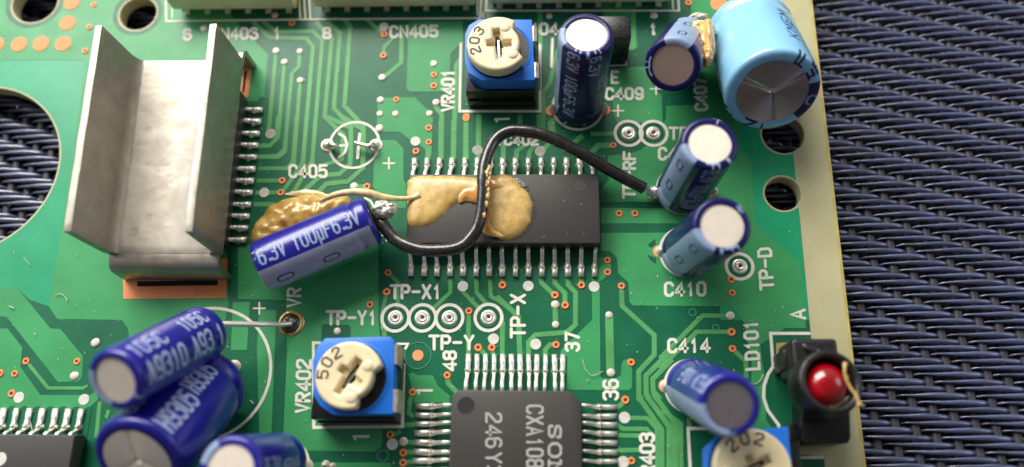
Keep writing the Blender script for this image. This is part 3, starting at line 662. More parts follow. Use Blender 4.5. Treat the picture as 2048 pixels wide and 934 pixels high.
# ------------------------------------------------------------------ capacitors
def frame(base, tip, ref):
    z = (tip - base).normalized(); x = (ref - ref.dot(z) * z).normalized(); y = z.cross(x)
    m = Matrix((x, y, z)).transposed().to_4x4(); m.translation = base; return m
def cap_profile(R, L):
    return [(R * .80, 0.0), (R * .93, .10), (R * .99, .45), (R, .9), (R * .995, 1.25), (R * .93, 1.55), (R * .925, 1.7), (R * .985, 1.98), (R, 2.3), (R, L - .55), (R * .99, L - .28), (R * .955, L - .10), (R * .90, L), (R * .80, L + .01), (R * .735, L - .03)]
def capacitor(name, base, tip, R, label, sleeve='sleeve', stripe=(-80, 70), stripe_m='stripe', texts=(), disc='disc', ref=None, vent=None, leads=None, cat='capacitor', marks=True, tick=None, group=None, ink='printb', wedge=False, mark_m=None):
    L = (tip - base).length; Rf = ref if ref is not None else (CAMLOC - base)
    o = empty(name, (0, 0, 0), label, cat, group); o.matrix_world = frame(base, tip, Rf)
    pr = cap_profile(R, L)
    obj('sleeve', lathe(pr, 72), M[sleeve], o, True)
    obj('seal', lathe([(0.0, .14), (R * .78, .10), (R * .84, .02)], 40), M['rubber'], o)
    # top of the can, with its scored relief cross on the bigger ones
    nr, na = 22, 72; v = [(0, 0, L - .10)]; f = []
    def hz(x, y):
        h = L - .12
        if vent:
            for a in vent:
                ax = math.cos(R_(a)); ay = math.sin(R_(a))
                if x * ax + y * ay > -.1: h -= .10 * math.exp(-((x * ay - y * ax) / .10) ** 2)
            h += .16 * (1 - math.hypot(x, y) / R) + .22 * math.hypot(x, y) / R * abs(math.sin(1.5 * (math.atan2(y, x) - R_(vent[0])))) ** .8 
        else:
            h += .012 * noise.noise(Vector((x, y, R * 3 + base.x)))
        return h
    v[0] = (0, 0, hz(0, 0))
    for i in range(1, nr + 1):
        r = R * .745 * i / nr
        for k in range(na):
            a = 2 * PI * k / na; v.append((r * math.cos(a), r * math.sin(a), hz(r * math.cos(a), r * math.sin(a))))
    for k in range(na):
        f.append((0, 1 + k, 1 + (k + 1) % na))
        for i in range(nr - 1):
            f.append((1 + i * na + k, 1 + (i + 1) * na + k, 1 + (i + 1) * na + (k + 1) % na, 1 + i * na + (k + 1) % na))
    obj('can_top', (v, f), M[disc], o, True)
    off = .014
    if stripe:
        c, wd = stripe; s2 = [(r + (off if z < L - .2 else off * .4), z + (off if z > L - .4 else 0)) for r, z in pr[2:]]
        if wedge: s2 = s2[-7:]
        obj('polarity_stripe', lathe(s2, 24, R_(c - wd / 2), R_(c + wd / 2)), M[stripe_m], o, True)
        if marks:
            def onc(u, v_, dz): a = R_(c) + v_ / R; return ((R + off + .012 + dz) * math.cos(a), (R + off + .012 + dz) * math.sin(a), L - u)
            for u0 in [1.3, 5.8]:
                hw = .38; ll = 1.5; pts = []
                for i in range(24):
                    a = 2 * PI * i / 24; pts.append((u0 + (ll / 2 - .35) * (1 if math.cos(a) > 0 else -1) + .35 * math.cos(a) + ll / 2, hw * .9 * math.sin(a)))
                V, Fc = [], []
                for qd in ribbon(pts, .07, True):
                    n = len(V); V += [onc(p.x, p.y, 0) for p in qd]; Fc.append(tuple(range(n, n + len(qd))))
                obj('printed_mark', (V, Fc), M[mark_m or sleeve], o)
    def ons(phi):
        rim = [Vector(q) for q in ((R * .74, L + .02), (R * .80, L + .03), (R * .90, L + .02), (R * .965, L - .08), (R * .998, L - .27), (R + .016, L - .55))]
        def fn(u, v_, dz):                                  # u: way along the skin from the edge of the bare top
            a = R_(phi) + v_ / R; d = max(u, 0)
            for p_, q_ in zip(rim, rim[1:]):
                l_ = (q_ - p_).length
                if d <= l_: g = p_.lerp(q_, d / l_); break
                d -= l_
            else: g = Vector((R + .016, L - .55 - d))
            return ((g.x + dz) * math.cos(a), (g.x + dz) * math.sin(a), g.y + (dz if u < 1 else 0))
        return fn
    for t in texts:
        txt, phi, u0, h, hw, wid = t[:6]; col = t[6] if len(t) > 6 else ink
        fb = ons(phi)
        for vf in lettering(txt, h, hw * .78, lambda u, v_, dz: fb(u + u0, v_, dz), adv=6.3, width=wid, sub=.2, split=True): obj('printed_letter', vf, M[col], o)
    if tick is not None:
        obj('ink_tick', lathe([(R * .76, L + .012), (R * .90, L + .02), (R * .965, L - .07), (R * 1.005, L - .35)], 3, R_(tick - 3.5), R_(tick + 3.5)), M['stripe'], o)
    for s in ((-1, 1) if leads is None else leads):
        if isinstance(s, (int, float)):
            obj('lead', tube([(0, s * R * .42, .12), (0, s * R * .42, -.6), (0, s * R * .42, -1.6)], .25, 10), M['lead'], o, True)
    return o
def solder_joint(x, y, r, h, label=None, m='solderv', z=.05, squash=1.0, seed=0):
    pr = [(0, h), (r * .22, h * .97), (r * .42, h * .78), (r * .62, h * .45), (r * .82, h * .18), (r, 0)]
    v, f = lathe(pr, 22)
    v = [(a * (1 + .10 * noise.noise(Vector((a, b, seed)))), b * squash, c) for a, b, c in v]
    o = obj('solder_joint', (v, f), M[m], board, True); p = P(x, y); o.location = (p.x, p.y, z); return o
# upright one above the middle
def aim(base, x, y, L):
    """tip of a can of length L whose top stands at this pixel of the photograph, leaning towards the viewer"""
    d = cam2w(Vector(((x - CX) / F_PX, (y - CY) / F_PX, 1))).normalized(); oc = CAMLOC - base
    b_ = oc.dot(d); c_ = oc.dot(oc) - L * L; disc_ = b_ * b_ - c_
    t_ = -b_ - math.sqrt(max(0, disc_)); p = CAMLOC + d * t_
    return base + (p - base).normalized() * L
STD = [('6.3V 100uF6.3V', -34, .35, 1.35, .115, 9.6), ('85`C(M)'.replace('`', '').replace('(', '').replace(')', '').replace('M', 'V'), 22, 3.6, .7, .05, 4.5)]
b = P(1157, 212, .6); t = aim(b, 1173, 68, 11.2)
capacitor('electrolytic_capacitor', b, t, 2.5, 'upright blue capacitor with a bright cream top standing right of the upper blue trimmer', 'sleeved', (-84, 48), 'stripe',
          [('F6.3V 100uF6.3V', -42, -.1, 1.15, .10, 10.2), ('F6.3V', 8, .0, 1.0, .09, 3.6, 'printb'), ('85C H9351', 34, 4.5, .7, .05, 5.4)], tick=2, ref=Vector((0.0, -1, 0)), leads=(), marks=True)
p1, p2 = P(1104, 221), P(1208, 220)
for x, y, k in ((1102, 222, 1), (1210, 220, 2)):
    put('copper_pad', pad_me, x, y, .62, .05); solder_joint(x + (6 if k == 1 else -4), y - 4, .55, 1.1, seed=k, z=.06)
# tilted small one at the top, seen nearly end on
b = P(1374, 84, 1.6); t = aim(b, 1345, 130, 10.6)
capacitor('electrolytic_capacitor', b, t, 2.6, 'short blue capacitor with a rosy top leaning against the big sky blue capacitor', 'sleeved', (146, 62), 'stripe',
          [('F6.3V 100uF6.3V', 228, .2, 1.2, .10, 9.0), ('100u', 258, .0, .9, .08, 2.6)], disc='discr', ref=Vector((0.15, -1, 0)), leads=(), marks=True)
# the big sky blue one
b = P(1496, 60, 1.6); t = aim(b, 1545, 184, 11.8)
dv = (t - b).normalized()
capacitor('electrolytic_capacitor', b, t, 4.36, 'big sky blue capacitor leaning over the right edge of the board', 'sky', (76, 60), 'navyink',
          [('KME(M)'.replace('(', '').replace(')', ''), 146, 4.0, 1.2, .07, 5.2, 'navyink'), ('F', 142, .1, 1.1, .15, 1.5, 'navyink'), ('uF', 118, .1, 1.2, .15, 1.6, 'navyink'), ('N', -34, .2, 1.5, .15, 1.0, 'navyink'), ('3', -68, 1.0, 1.3, .13, 1.0, 'navyink'), ('2', -84, 2.6, 1.2, .12, 1.0, 'navyink'), ('0', 70, .25, 1.1, .13, .8, 'stripe'), ('-', -12, .3, 1.2, .13, .9, 'navyink')],
          disc='discm', ref=Vector((0.0, -1, 0)), vent=(8, 128, 244), leads=(), wedge=True, marks=False)
# right of the wire end
b = P(1363, 383, .6); t = aim(b, 1420, 286, 11.2)
capacitor('electrolytic_capacitor', b, t, 2.5, 'blue capacitor with a cream top at whose foot the black wire ends', 'sleeved', (-70, 50), 'stripe',
          [('F6.3V 100uF6.3V', -20, .1, 1.25, .11, 9.8), ('85C H9351', 26, 3.4, .7, .05, 5.4), ('H', 140, -.2, .9, .08, .8)], tick=35, ref=Vector((0.15, -1, 0)), leads=())
b = P(1372, 506, .6); t = aim(b, 1445, 451, 11.0)
capacitor('electrolytic_capacitor', b, t, 2.5, 'blue capacitor with a wide pale stripe, standing second down on the right side', 'sleeved', (-64, 62), 'stripe',
          [('F6.3V 100uF6.3V', -8, .1, 1.25, .11, 9.8), ('H9351', 110, -.2, .8, .07, 3.2)], tick=-18, ref=Vector((0.25, -1, 0)), leads=(), disc='disc')
b = P(1384, 770, .9); t = aim(b, 1460, 811, 11.0)

capacitor('electrolytic_capacitor', b, t, 2.5, 'capacitor with a shaded top bent down beside the lowest blue trimmer', 'sleeve', (-58, 92), 'stripe',
          [('F6.3V 100uF', 205, .6, 1.3, .10, 7.0), ('F', -28, .3, 1.2, .10, .8, 'stripe')], ref=Vector((0.2, -1, 0)), leads=(), disc='discg')
for x, y, k, s in ((1318, 503, 3, .56), (1433, 500, 9, .5), (1330, 772, 4, .62), (1306, 388, 5, .6), (1424, 383, 6, .5)):
    put('copper_pad', pad_me, x, y, .66, .05); solder_joint(x + 3, y, s, .75, seed=k, z=.06)
# lying one with the soldered wire
b, t = P(747, 439, 3.6), P(514, 537, 3.6)
dv = (t - b).normalized(); t = b + dv * 11.3
capacitor('electrolytic_capacitor', b, t, 2.45, 'blue capacitor lying on its side on the ochre glue, reading 100 microfarad 6.3V', 'sleeve', (-54, 74), 'stripeg',
          [('F6.3V 100uF6.3V', -6, .35, 1.42, .125, 10.4, 'stripe')], ref=Vector((0, -.25, 1)), leads=(), mark_m='sleeved')
# pile at the lower left
b = P(410, 664, 5.0); t = aim(b, 229, 761, 11.2)

capacitor('electrolytic_capacitor', b, t, 2.5, 'blue capacitor on top of the pile at lower left, its long lead reaching right', 'sleeve', (188, 92), 'stripe',
          [('A9310', -30, 1.5, 1.75, .17, 4.4), ('A93 1', -30, 7.0, 1.75, .17, 3.9), ('105C', 26, 1.3, 1.4, .12, 3.6), ('105C', 26, 7.2, 1.4, .12, 3.0)], ref=Vector((0, -.5, 1)), leads=(), marks=False, tick=-50)
leadp = [P(415, 660, 5.0), P(440, 649, 4.8), P(480, 648, 3.8), P(530, 649, 2.4), P(560, 649, 1.2), P(583, 647, .5)]
ol = S.objects[-1]
capA = [o for o in S.objects if o.get('label', '').startswith('blue capacitor on top')][0]
def child_world(name, vf, m, parent, smooth=True):
    inv = parent.matrix_world.inverted(); v, f = vf
    return obj(name, ([inv @ Vector(p) for p in v], f), m, parent, smooth)
bpy.context.view_layer.update()
child_world('lead', tube(spline(leadp, 6), .26, 10), M['lead'], capA)
b = P(418, 762, 1.8); t = aim(b, 275, 921, 11.6); print('H len', (t - b).length)
capacitor('electrolytic_capacitor', b, t, 3.8, 'fat blue capacitor with a scored top underneath the pile at lower left', 'sleeve', (205, 60), 'stripe',
          [('H9305', -38, 1.6, 1.8, .16, 4.2), ('H9305', -30, 6.4, 1.7, .14, 3.4), ('85C', 16, 1.8, 1.4, .12, 3.0)], ref=Vector((0, -.3, 1)), leads=(), marks=False, vent=(20, 140, 262), disc='disc')
b = P(562, 922, 1.6); t = aim(b, 460, 938, 11.0)
capacitor('electrolytic_capacitor', b, t, 2.5, 'blue capacitor lying at the bottom edge with a cream top facing left', 'sleeve', (215, 50), 'stripe',
          [('100u', 20, 1.0, 1.2, .11, 3.2), ('6.3V', 62, 1.4, 1.1, .11, 3.0), ('6.3V', 10, 4.8, 1.3, .12, 2.4), ('A9310', 56, 5.2, 1.1, .10, 3.6), ('uF', 20, 8.0, 1.3, .12, 1.4)], ref=Vector((0, -.2, 1)), leads=(), marks=False)
for x, y, k, s, h in ((468, 735, 11, .72, 1.1), (481, 779, 12, .46, .6), (610, 933, 13, .75, .9), (652, 930, 14, .42, .6), (666, 932, 24, .3, .4)):
    solder_joint(x, y, s, h, seed=k)
# loose-leg hole with burnt flux
q_ = P(583, 646); o = obj('ring_pad', lathe([(.7, .02), (.85, .10), (1.05, .12), (1.22, .08), (1.28, 0)], 40), M['brass'], board, True); o.location = (q_.x, q_.y, .05)
v, f = lathe([(0, .30), (.25, .42), (.55, .36), (.80, .24), (.98, .10), (1.02, 0)], 26)
v = [(a * (1 + .12 * noise.noise(Vector((a * 2, b_ * 2, 3)))), b_ * (1 + .12 * noise.noise(Vector((a * 2, b_ * 2, 8)))), c * (1 + .5 * noise.noise(Vector((a * 3, b_ * 3, 1))))) for a, b_, c in v]
fo = obj('burnt_flux', (v, f), M['flux'], board, True); p = P(581, 647); fo.location = (p.x, p.y, .08)
solder_joint(587, 643, .34, .55, m='tin', seed=31, z=.35)
# empty capacitor place: two tinned pads with bent stub leads
for (x, y), d in (((655, 291), 1), ((752, 291), -1)):
    put('solder_pad', tp_me, x, y, .95, .05)
    solder_joint(x, y, .62, .45, seed=40 + d, m='solderv', z=.08)
    obj('lead', tube(spline([P(x + 2 * d, y, .2), P(x + 8 * d, y - 1, .9), P(x + 16 * d, y + 1, 1.0), P(x + (20 if d > 0 else 44) * d, y - (0 if d > 0 else 6), .8)], 5), [.30] * 6 + [.27] * 5 + [.22] * 5, 10), M['tin'], board, True)
# ------------------------------------------------------------------ glue
def dome(name, pts, z0, H, fall, m, parent=None, step=.28, na=.12, ns=1.2, seed=0, world=False, lump=0.0, sink=0.0, fan=None):
    bd = [Vector(p) for p in pts]; poly = []
    for i in range(len(bd)):
        p0, p1, p2, p3 = bd[i - 1], bd[i], bd[(i + 1) % len(bd)], bd[(i + 2) % len(bd)]
        n = max(2, int((p2 - p1).length / (step * .8)))
        for k in range(n):
            t = k / n; q = .5 * ((2 * p1) + (p2 - p0) * t + (2 * p0 - 5 * p1 + 4 * p2 - p3) * t * t + (3 * p1 - p0 - 3 * p2 + p3) * t ** 3)
            q = q + Vector((noise.noise(Vector((q.x * 1.6, q.y * 1.6, seed))), noise.noise(Vector((q.x * 1.6, q.y * 1.6, seed + 9))))) * .14
            poly.append(q)
    def inside(x, y):
        c = False; n = len(poly); j = n - 1
        for i in range(n):
            a, b_ = poly[i], poly[j]
            if (a.y > y) != (b_.y > y) and x < (b_.x - a.x) * (y - a.y) / (b_.y - a.y) + a.x: c = not c
            j = i
        return c
    xs = [p.x for p in poly]; ys = [p.y for p in poly]; inner = []
    y = min(ys)
    row = 0
    while y < max(ys):
        x = min(xs) + (step / 2 if row % 2 else 0)
        while x < max(xs):
            if inside(x, y) and min((x - p.x) ** 2 + (y - p.y) ** 2 for p in poly) > (step * .5) ** 2: inner.append(Vector((x, y)))
            x += step
        y += step * .87; row += 1
    n = len(poly)
    res = delaunay_2d_cdt(poly + inner, [(i, (i + 1) % n) for i in range(n)], [], 1, 1e-5)
    vs = []
    for p in res[0]:
        d = min((p.x - q.x) ** 2 + (p.y - q.y) ** 2 for q in poly) ** .5
        k = 1 - math.exp(-d / fall)
        nn = noise.noise(Vector((p.x * ns, p.y * ns, seed))) + .5 * noise.noise(Vector((p.x * ns * 2.3, p.y * ns * 2.3, seed)))
        ll = lump * abs(noise.noise(Vector((p.x * .9, p.y * .9, seed + 4))))
        if fan: th_ = math.atan2(p.y - fan[0].y, p.x - fan[0].x); ll += fan[2] * (abs(math.sin(th_ * fan[1] + 2.2 * noise.noise(Vector((p.x * .6, p.y * .6, 0)))))) * math.exp(-d / 1.6)
        vs.append((p.x, p.y, z0 + H * k + (na * nn + ll) * min(1, d / fall) - sink * (0 if d > 0 else 1)))
    return vs, [tuple(t_) for t_ in res[2]]
def gl(t, pts, h=0.0): return [P(x, y, h).xy for x, y in T(t, pts)]
bpy.context.view_layer.update()
glue = empty('glue_blob', P(850, 410, 2.3), 'ochre glue smear over the left half and middle of the long chip', 'glue')
gz = 2.25
left_blob = [(104, 440), (108, 370), (160, 338), (300, 332), (420, 338), (500, 345), (560, 350), (620, 352), (625, 480), (560, 500), (500, 500), (440, 495), (380, 520), (330, 570), (290, 600), (240, 632), (180, 646), (120, 636), (104, 590), (100, 500)]
obj('glue', dome('g', gl('G', left_blob, gz), gz - .03, .52, .45, M['glue'], na=.045, ns=.8, seed=2), M['glue'], glue, True, world=True)
right_blob = [(590, 360), (650, 330), (720, 335), (760, 370), (820, 430), (858, 500), (856, 580), (830, 650), (770, 705), (700, 722), (630, 705), (560, 680), (530, 600), (540, 480)]
obj('glue', dome('g', gl('G', right_blob, gz), gz + .004, .62, .5, M['glue'], na=.05, ns=.7, seed=5), M['glue'], glue, True, world=True)
obj('orange_glue', dome('g', gl('G', [(400, 450), (450, 400), (520, 385), (560, 400), (560, 490), (500, 497), (450, 490), (420, 500)], gz), gz + .16, .50, .5, M['glueo'], na=.05, seed=6), M['glueo'], glue, True, world=True)
obj('orange_glue', dome('g', gl('G', [(560, 350), (620, 345), (680, 375), (725, 410), (690, 445), (640, 455), (632, 520), (655, 590), (625, 620), (640, 665), (690, 700), (640, 708), (575, 680), (545, 600)], gz), gz + .30, .52, .6, M['glueo'], na=.06, seed=8), M['glueo'], glue, True, world=True)
obj('glue_film', dome('g', gl('G', [(720, 345), (800, 365), (855, 440), (885, 520), (870, 610), (820, 690), (750, 732), (700, 700), (780, 600), (800, 500), (760, 400)], gz), gz + .002, .07, .2, M['film'], na=.03, seed=16), M['film'], glue, True, world=True)
# lump under the lying capacitor, with its finger-like ridges
lump = empty('glue_blob', P(600, 440, 0), 'lumpy ochre glue under the capacitor that lies on its side', 'glue')
lp = [(165, 735), (175, 650), (205, 600), (245, 560), (280, 510), (340, 478), (400, 455), (470, 440), (560, 432), (640, 455), (720, 440), (770, 450), (800, 520), (700, 600), (600, 660), (400, 740), (300, 800), (200, 790)]
obj('glue', dome('g', gl('F', lp, .9), .06, 1.9, .8, M['glue'], na=.24, ns=1.1, seed=11, lump=.25, fan=(P(640, 500, 1), 12.0, .55)), M['amber'], lump, True, world=True)
obj('glue_film', dome('g', gl('F', [(380, 440), (460, 422), (560, 415), (650, 440), (730, 425), (700, 470), (600, 460), (480, 455)], .3), .05, .35, .3, M['gluec'], na=.1, seed=12), M['gluec'], lump, True, world=True)
# glue thread from the capacitor across to the chip
st = [P(640, 402, 3.0), P(668, 390, 4.0), P(700, 384, 4.4), P(735, 386, 4.2), P(765, 394, 3.6), P(795, 397, 3.1), P(822, 396, 2.7), P(840, 390, 2.5)]
sr = [.25, .36, .40, .52, .44, .30, .28, .6]
sp = spline(st, 6); rads = [sr[min(int(i / 6), 6)] * (1 - (i % 6) / 6) + sr[min(int(i / 6) + 1, 7)] * ((i % 6) / 6) for i in range(len(sp))]
obj('glue_thread', tube(sp, [r_ * .8 for r_ in rads], 12), M['gluec'], lump, True, world=True)
# glue between the two capacitors at the top right
g3 = empty('glue_blob', P(1408, 80, 4), 'glossy amber glue bridging the small blue capacitor and the big sky blue one', 'glue')
def blob(name, c, r, m, parent, seed, sq=(1, 1, 1), amp=.25):
    bm = bmesh.new(); bmesh.ops.create_icosphere(bm, subdivisions=4, radius=1)
    v = []
    for q in bm.verts:
        k = 1 + amp * noise.noise(q.co * 1.7 + Vector((seed, 0, 0))) + amp * .5 * noise.noise(q.co * 4 + Vector((0, seed, 0)))
        v.append(c + Vector((q.co.x * sq[0], q.co.y * sq[1], q.co.z * sq[2])) * r * k)
    f = [tuple(x.index for x in fc.verts) for fc in bm.faces]; bm.free()
    return obj(name, (v, f), m, parent, True, world=True)
blob('glue', P(1412, 86, 6.2), 1.0, M['glueo'], g3, 1, (.8, 2.2, 1.6)); blob('glue', P(1402, 62, 5.2), .9, M['gluec'], g3, 2, (1.5, .9, 1.4)); blob('glue', P(1413, 112, 7.4), .75, M['glueo'], g3, 3, (.8, 1.3, 1.2))
blob('glue_film', P(1378, 62, 6.0), .75, M['gluec'], g3, 4, (2.0, .8, .7)); blob('solder', P(1398, 36, 1.5), .6, M['solderv'], g3, 5, (1.8, .8, 1))
# ------------------------------------------------------------------ black wire
wire = empty('wire', P(965, 420, 3), 'black insulated wire looping in an S over the long chip', 'wire')
wp_ = [P(757, 434, 3.3), P(768, 452, 3.4), P(790, 478, 3.4), P(830, 497, 3.5), (P(880, 501, 3.6)), P(922, 492, 3.7), P(950, 464, 3.8), P(963, 425, 3.9), P(966, 385, 4.0), P(967, 345, 4.0), P(976, 305, 3.9), P(995, 275, 3.8), P(1025, 262, 3.8), P(1065, 265, 3.7), P(1110, 279, 3.5), P(1160, 305, 3.2), P(1215, 337, 2.6), P(1262, 363, 2.0), P(1288, 377, 1.6)]
obj('insulation', tube([p_ + .05 * Vector((noise.noise(p_ * .5), noise.noise(p_ * .5 + Vector((9, 0, 0))), 0)) for p_ in spline(wp_, 8)], [.60 + .03 * noise.noise(Vector((i * .21, 0, 4))) for i in range(18 * 8 + 1)], 22), M['wire'], wire, True, world=True)
obj('wire_core', tube(spline([P(1284, 375, 1.65), P(1292, 378, 1.5), P(1300, 383, 1.3), P(1310, 387, 1.1)], 4), .30, 10), M['tin'], wire, True, world=True)
blob('solder', P(1308, 384, 1.0), .55, M['tin'], wire, 8, (1.3, 1, .9), .35)
blob('solder', P(768, 419, 4.0), .85, M['lead'], wire, 9, (1.35, .95, .9), .4); blob('burnt_flux', P(762, 431, 3.9), .42, M['flux'], wire, 10, (1.1, 1, .8), .4)
obj('wire_core', tube(spline([P(745, 428, 3.6), P(757, 424, 3.9), P(772, 415, 4.3), P(786, 408, 4.6)], 4), [.28] * 8 + [.22] * 3 + [.12, .10], 10), M['tin'], wire, True, world=True)
obj('wire_core', tube([P(750, 434, 3.2), P(760, 430, 3.5), P(768, 428, 3.8)], .24, 10), M['lead'], wire, True, world=True)
for i, (x, y, r) in enumerate([(973, 347, .34), (974, 368, .32), (976, 392, .26), (978, 338, .24), (973, 408, .22), (978, 358, .22), (968, 430, .2), (977, 380, .2)]):
    blob('glue_bit', P(x, y, 4.35), r, M['glue'], wire, 20 + i, (.8, 1.5, .7), .4)
# ------------------------------------------------------------------ chips
def lead_mesh(name, L, h, w, foot, th=.16, fat=.0, seed=0):
    """gull-wing lead running towards +y, tip of the foot at the origin"""
    pr = [(0, 0), (foot * .5, 0), (foot, .02), (foot + (L - foot) * .25, h * .30), (foot + (L - foot) * .42, h * .78), (foot + (L - foot) * .58, h), (L, h)]
    v, f = [], []
    for i, (y, z) in enumerate(pr):
        ww = w / 2 * ((1.16, 1.12, 1.05)[i] if i < 3 else .80)
        fz = fat if i < 3 else 0
        zz = z + (.03 * noise.noise(Vector((i * 1.3, seed, 0))))
        v += [(-ww, y, zz), (-ww * .92, y, zz + th + fz), (-ww * .35, y, zz + th * 1.25 + fz * 1.3), (ww * .35, y, zz + th * 1.25 + fz * 1.3), (ww * .92, y, zz + th + fz), (ww, y, zz)]
    for i in range(len(pr) - 1):
        for k in range(6): f.append((i * 6 + k, i * 6 + (k + 1) % 6, (i + 1) * 6 + (k + 1) % 6, (i + 1) * 6 + k))
    f.append(tuple(range(6))); n = (len(pr) - 1) * 6; f.append(tuple(range(n, n + 6)))
    if fat:      # heel of solder climbing the bend
        b_ = len(v); q = lathe([(0, .55), (w * .3, .48), (w * .55, .22), (w * .74, 0)], 12)
        v2 = [(a, c * 1.2 + foot * .95, d) for a, c, d in q[0]]
        v, f = merge((v, f), (v2, q[1]))
    me = bpy.data.meshes.new(name); me.from_pydata([tuple(p) for p in v], [], f); me.update()
    bm = bmesh.new(); bm.from_mesh(me); bmesh.ops.recalc_face_normals(bm, faces=bm.faces); bm.to_mesh(me); bm.free()
    me.polygons.foreach_set('use_smooth', [True] * len(me.polygons)); me.materials.append(M['lead']); return me
def put_lead(me, p, rot, parent, name='lead'):
    o = bpy.data.objects.new(name, me); S.collection.objects.link(o); o.parent = parent
    o.location = (p.x - parent.location.x, p.y - parent.location.y, p.z - parent.location.z); o.rotation_euler = (0, 0, rot + random.uniform(-.035, .035)); o.scale = (random.uniform(.9, 1.1), 1, random.uniform(.94, 1.06)); return o
def chip_body(parent, pts, z0, z1, taper=.25, mt='ic', chamfer=None):
    zm = (z0 + z1) / 2; c = sum(pts, Vector((0, 0))) / len(pts)
    def sh(k): return [p + (p - c).normalized() * k for p in pts]
    a, b_, d = sh(-taper * .1), sh(0 + taper * .7), pts
    n = len(pts); v = [(p.x, p.y, z0) for p in a] + [(p.x, p.y, zm - .07) for p in b_] + [(p.x, p.y, zm + .07) for p in b_] + [(p.x, p.y, z1) for p in d]
    f = [tuple(reversed(range(n))), tuple(range(3 * n, 4 * n))]
    for r in range(3):
        for i in range(n): f.append((r * n + i, r * n + (i + 1) % n, (r + 1) * n + (i + 1) % n, (r + 1) * n + i))
    o = obj('body', (v, f), M[mt], parent, world=True); return bev(o, .10, 2, 25)
def dimple(parent, x, y, r, z, m='ic_side', depth=True):
    p = P(x, y, z); v, f = lathe([(0, .004), (r * .93, .004), (r * .96, .010), (r * 1.06, .010), (r * 1.08, .002)], 36)
    if m == 'ic': v2, f2 = lathe([(r * .96, .014), (r * 1.07, .014)], 36); obj('pin_mark_rim', ([(a + p.x, b_ + p.y, c + z) for a, b_, c in v2], f2), M['ic_side'], parent, world=True)
    obj('pin_mark', ([(a + p.x, b_ + p.y, c + z) for a, b_, c in v], f), M[m], parent, world=True)
sop = empty('long_chip', P(1008, 425), 'long black thirty-lead chip smeared with ochre glue', 'chip')
zc = 2.25
q = [P(817, 349, zc).xy, P(1198, 348, zc).xy, P(1200, 486, zc).xy, P(815, 486, zc).xy]
x0 = (q[0].x + q[3].x) / 2; x1 = (q[1].x + q[2].x) / 2; y1 = (q[0].y + q[1].y) / 2; y0 = (q[2].y + q[3].y) / 2
chip_body(sop, [Vector((x0, y0)), Vector((x1, y0)), Vector((x1, y1)), Vector((x0, y1))], .12, zc, .09)
dimple(sop, 1157, 370, .68, zc, 'ic')
yt = P(1000, 318).y; yb = P(1000, 554).y
lm = [lead_mesh('lead', yt - y1 + .25, 1.05, .50, .75, fat=.13, seed=s) for s in range(4)]
lmb = [lead_mesh('lead', y0 - yb + .25, 1.05, .50, 1.0, fat=.13, seed=s + 9) for s in range(4)]
ta, tb = P(830, 318), P(1184, 318); ba, bb = P(822, 554), P(1189, 553)
for i in range(15):
    p = ta.lerp(tb, i / 14); p.y = yt; p.z = .05; put_lead(lm[i % 4], p, PI, sop)
    p = ba.lerp(bb, i / 14); p.y = yb; p.z = .05; put_lead(lmb[i % 4], p, 0, sop)
qfp = empty('square_chip', P(1032, 900), 'square black chip with leads on all sides and grey lettering, cut by the bottom edge', 'chip')
zq = 2.2
xl, xr = P(901, 860, zq).x, P(1163, 860, zq).x; ytop = P(1030, 781, zq).y; sz = xr - xl; cx_, cy_ = (xl + xr) / 2, ytop - sz / 2
hs = sz / 2
pts = [Vector((cx_ - hs, cy_ - hs + .3)), Vector((cx_ - hs + .3, cy_ - hs)), Vector((cx_ + hs - .3, cy_ - hs)), Vector((cx_ + hs, cy_ - hs + .3)), Vector((cx_ + hs, cy_ + hs - 1.0)), Vector((cx_ + hs - 1.0, cy_ + hs)), Vector((cx_ - hs + .55, cy_ + hs)), Vector((cx_ - hs, cy_ + hs - .5))]
chip_body(qfp, pts, .15, zq, .15)
dimple(qfp, 932, 811, .72, zq)

yq = P(1030, 709).y; xq1 = P(830, 870).x; xq2 = P(1234, 870).x
la = [lead_mesh('lead', yq - (cy_ + hs) + .2, 1.0, .42, 1.6, seed=s + 20, th=.15, fat=.04) for s in range(3)]
lb = [lead_mesh('lead', (cx_ - hs) - xq1 + .2, 1.0, .46, 1.5, seed=s + 30, th=.15, fat=.05) for s in range(3)]
lc = [lead_mesh('lead', xq2 - (cx_ + hs) + .2, 1.0, .42, 1.6, seed=s + 40, th=.15, fat=.05) for s in range(3)]
ta, tb = P(937.5, 709), P(1126, 709)
la_, lb_ = P(830, 813), P(828, 922); ra, rb = P(1234, 815), P(1234, 923.5)
for i in range(12):
    p = ta.lerp(tb, i / 11); p.y = yq; p.z = .05; put_lead(la[i % 3], p, PI, qfp)
    p = la_ + (lb_ - la_) * (i / 6); p.x = xq1; p.z = .05; put_lead(lb[i % 3], p, -PI / 2, qfp)
    p = ra + (rb - ra) * (i / 6); p.x = xq2; p.z = .05; put_lead(lc[i % 3], p, PI / 2, qfp)
def chip_text(txt, t, xx, ya, yb_, h, w_, name='printed_text'):
    o = text_px(txt, t, xx, ya, xx, yb_, h, w_, m='grey_print', z=zq + .012, parent=qfp)
chip_text('CXA1082', 'N', 104, 565, 1000, 92, 15); chip_text('246', 'M', 882, 612, 812, 88, 15); chip_text('Y3', 'M', 882, 852, 985, 88, 15)
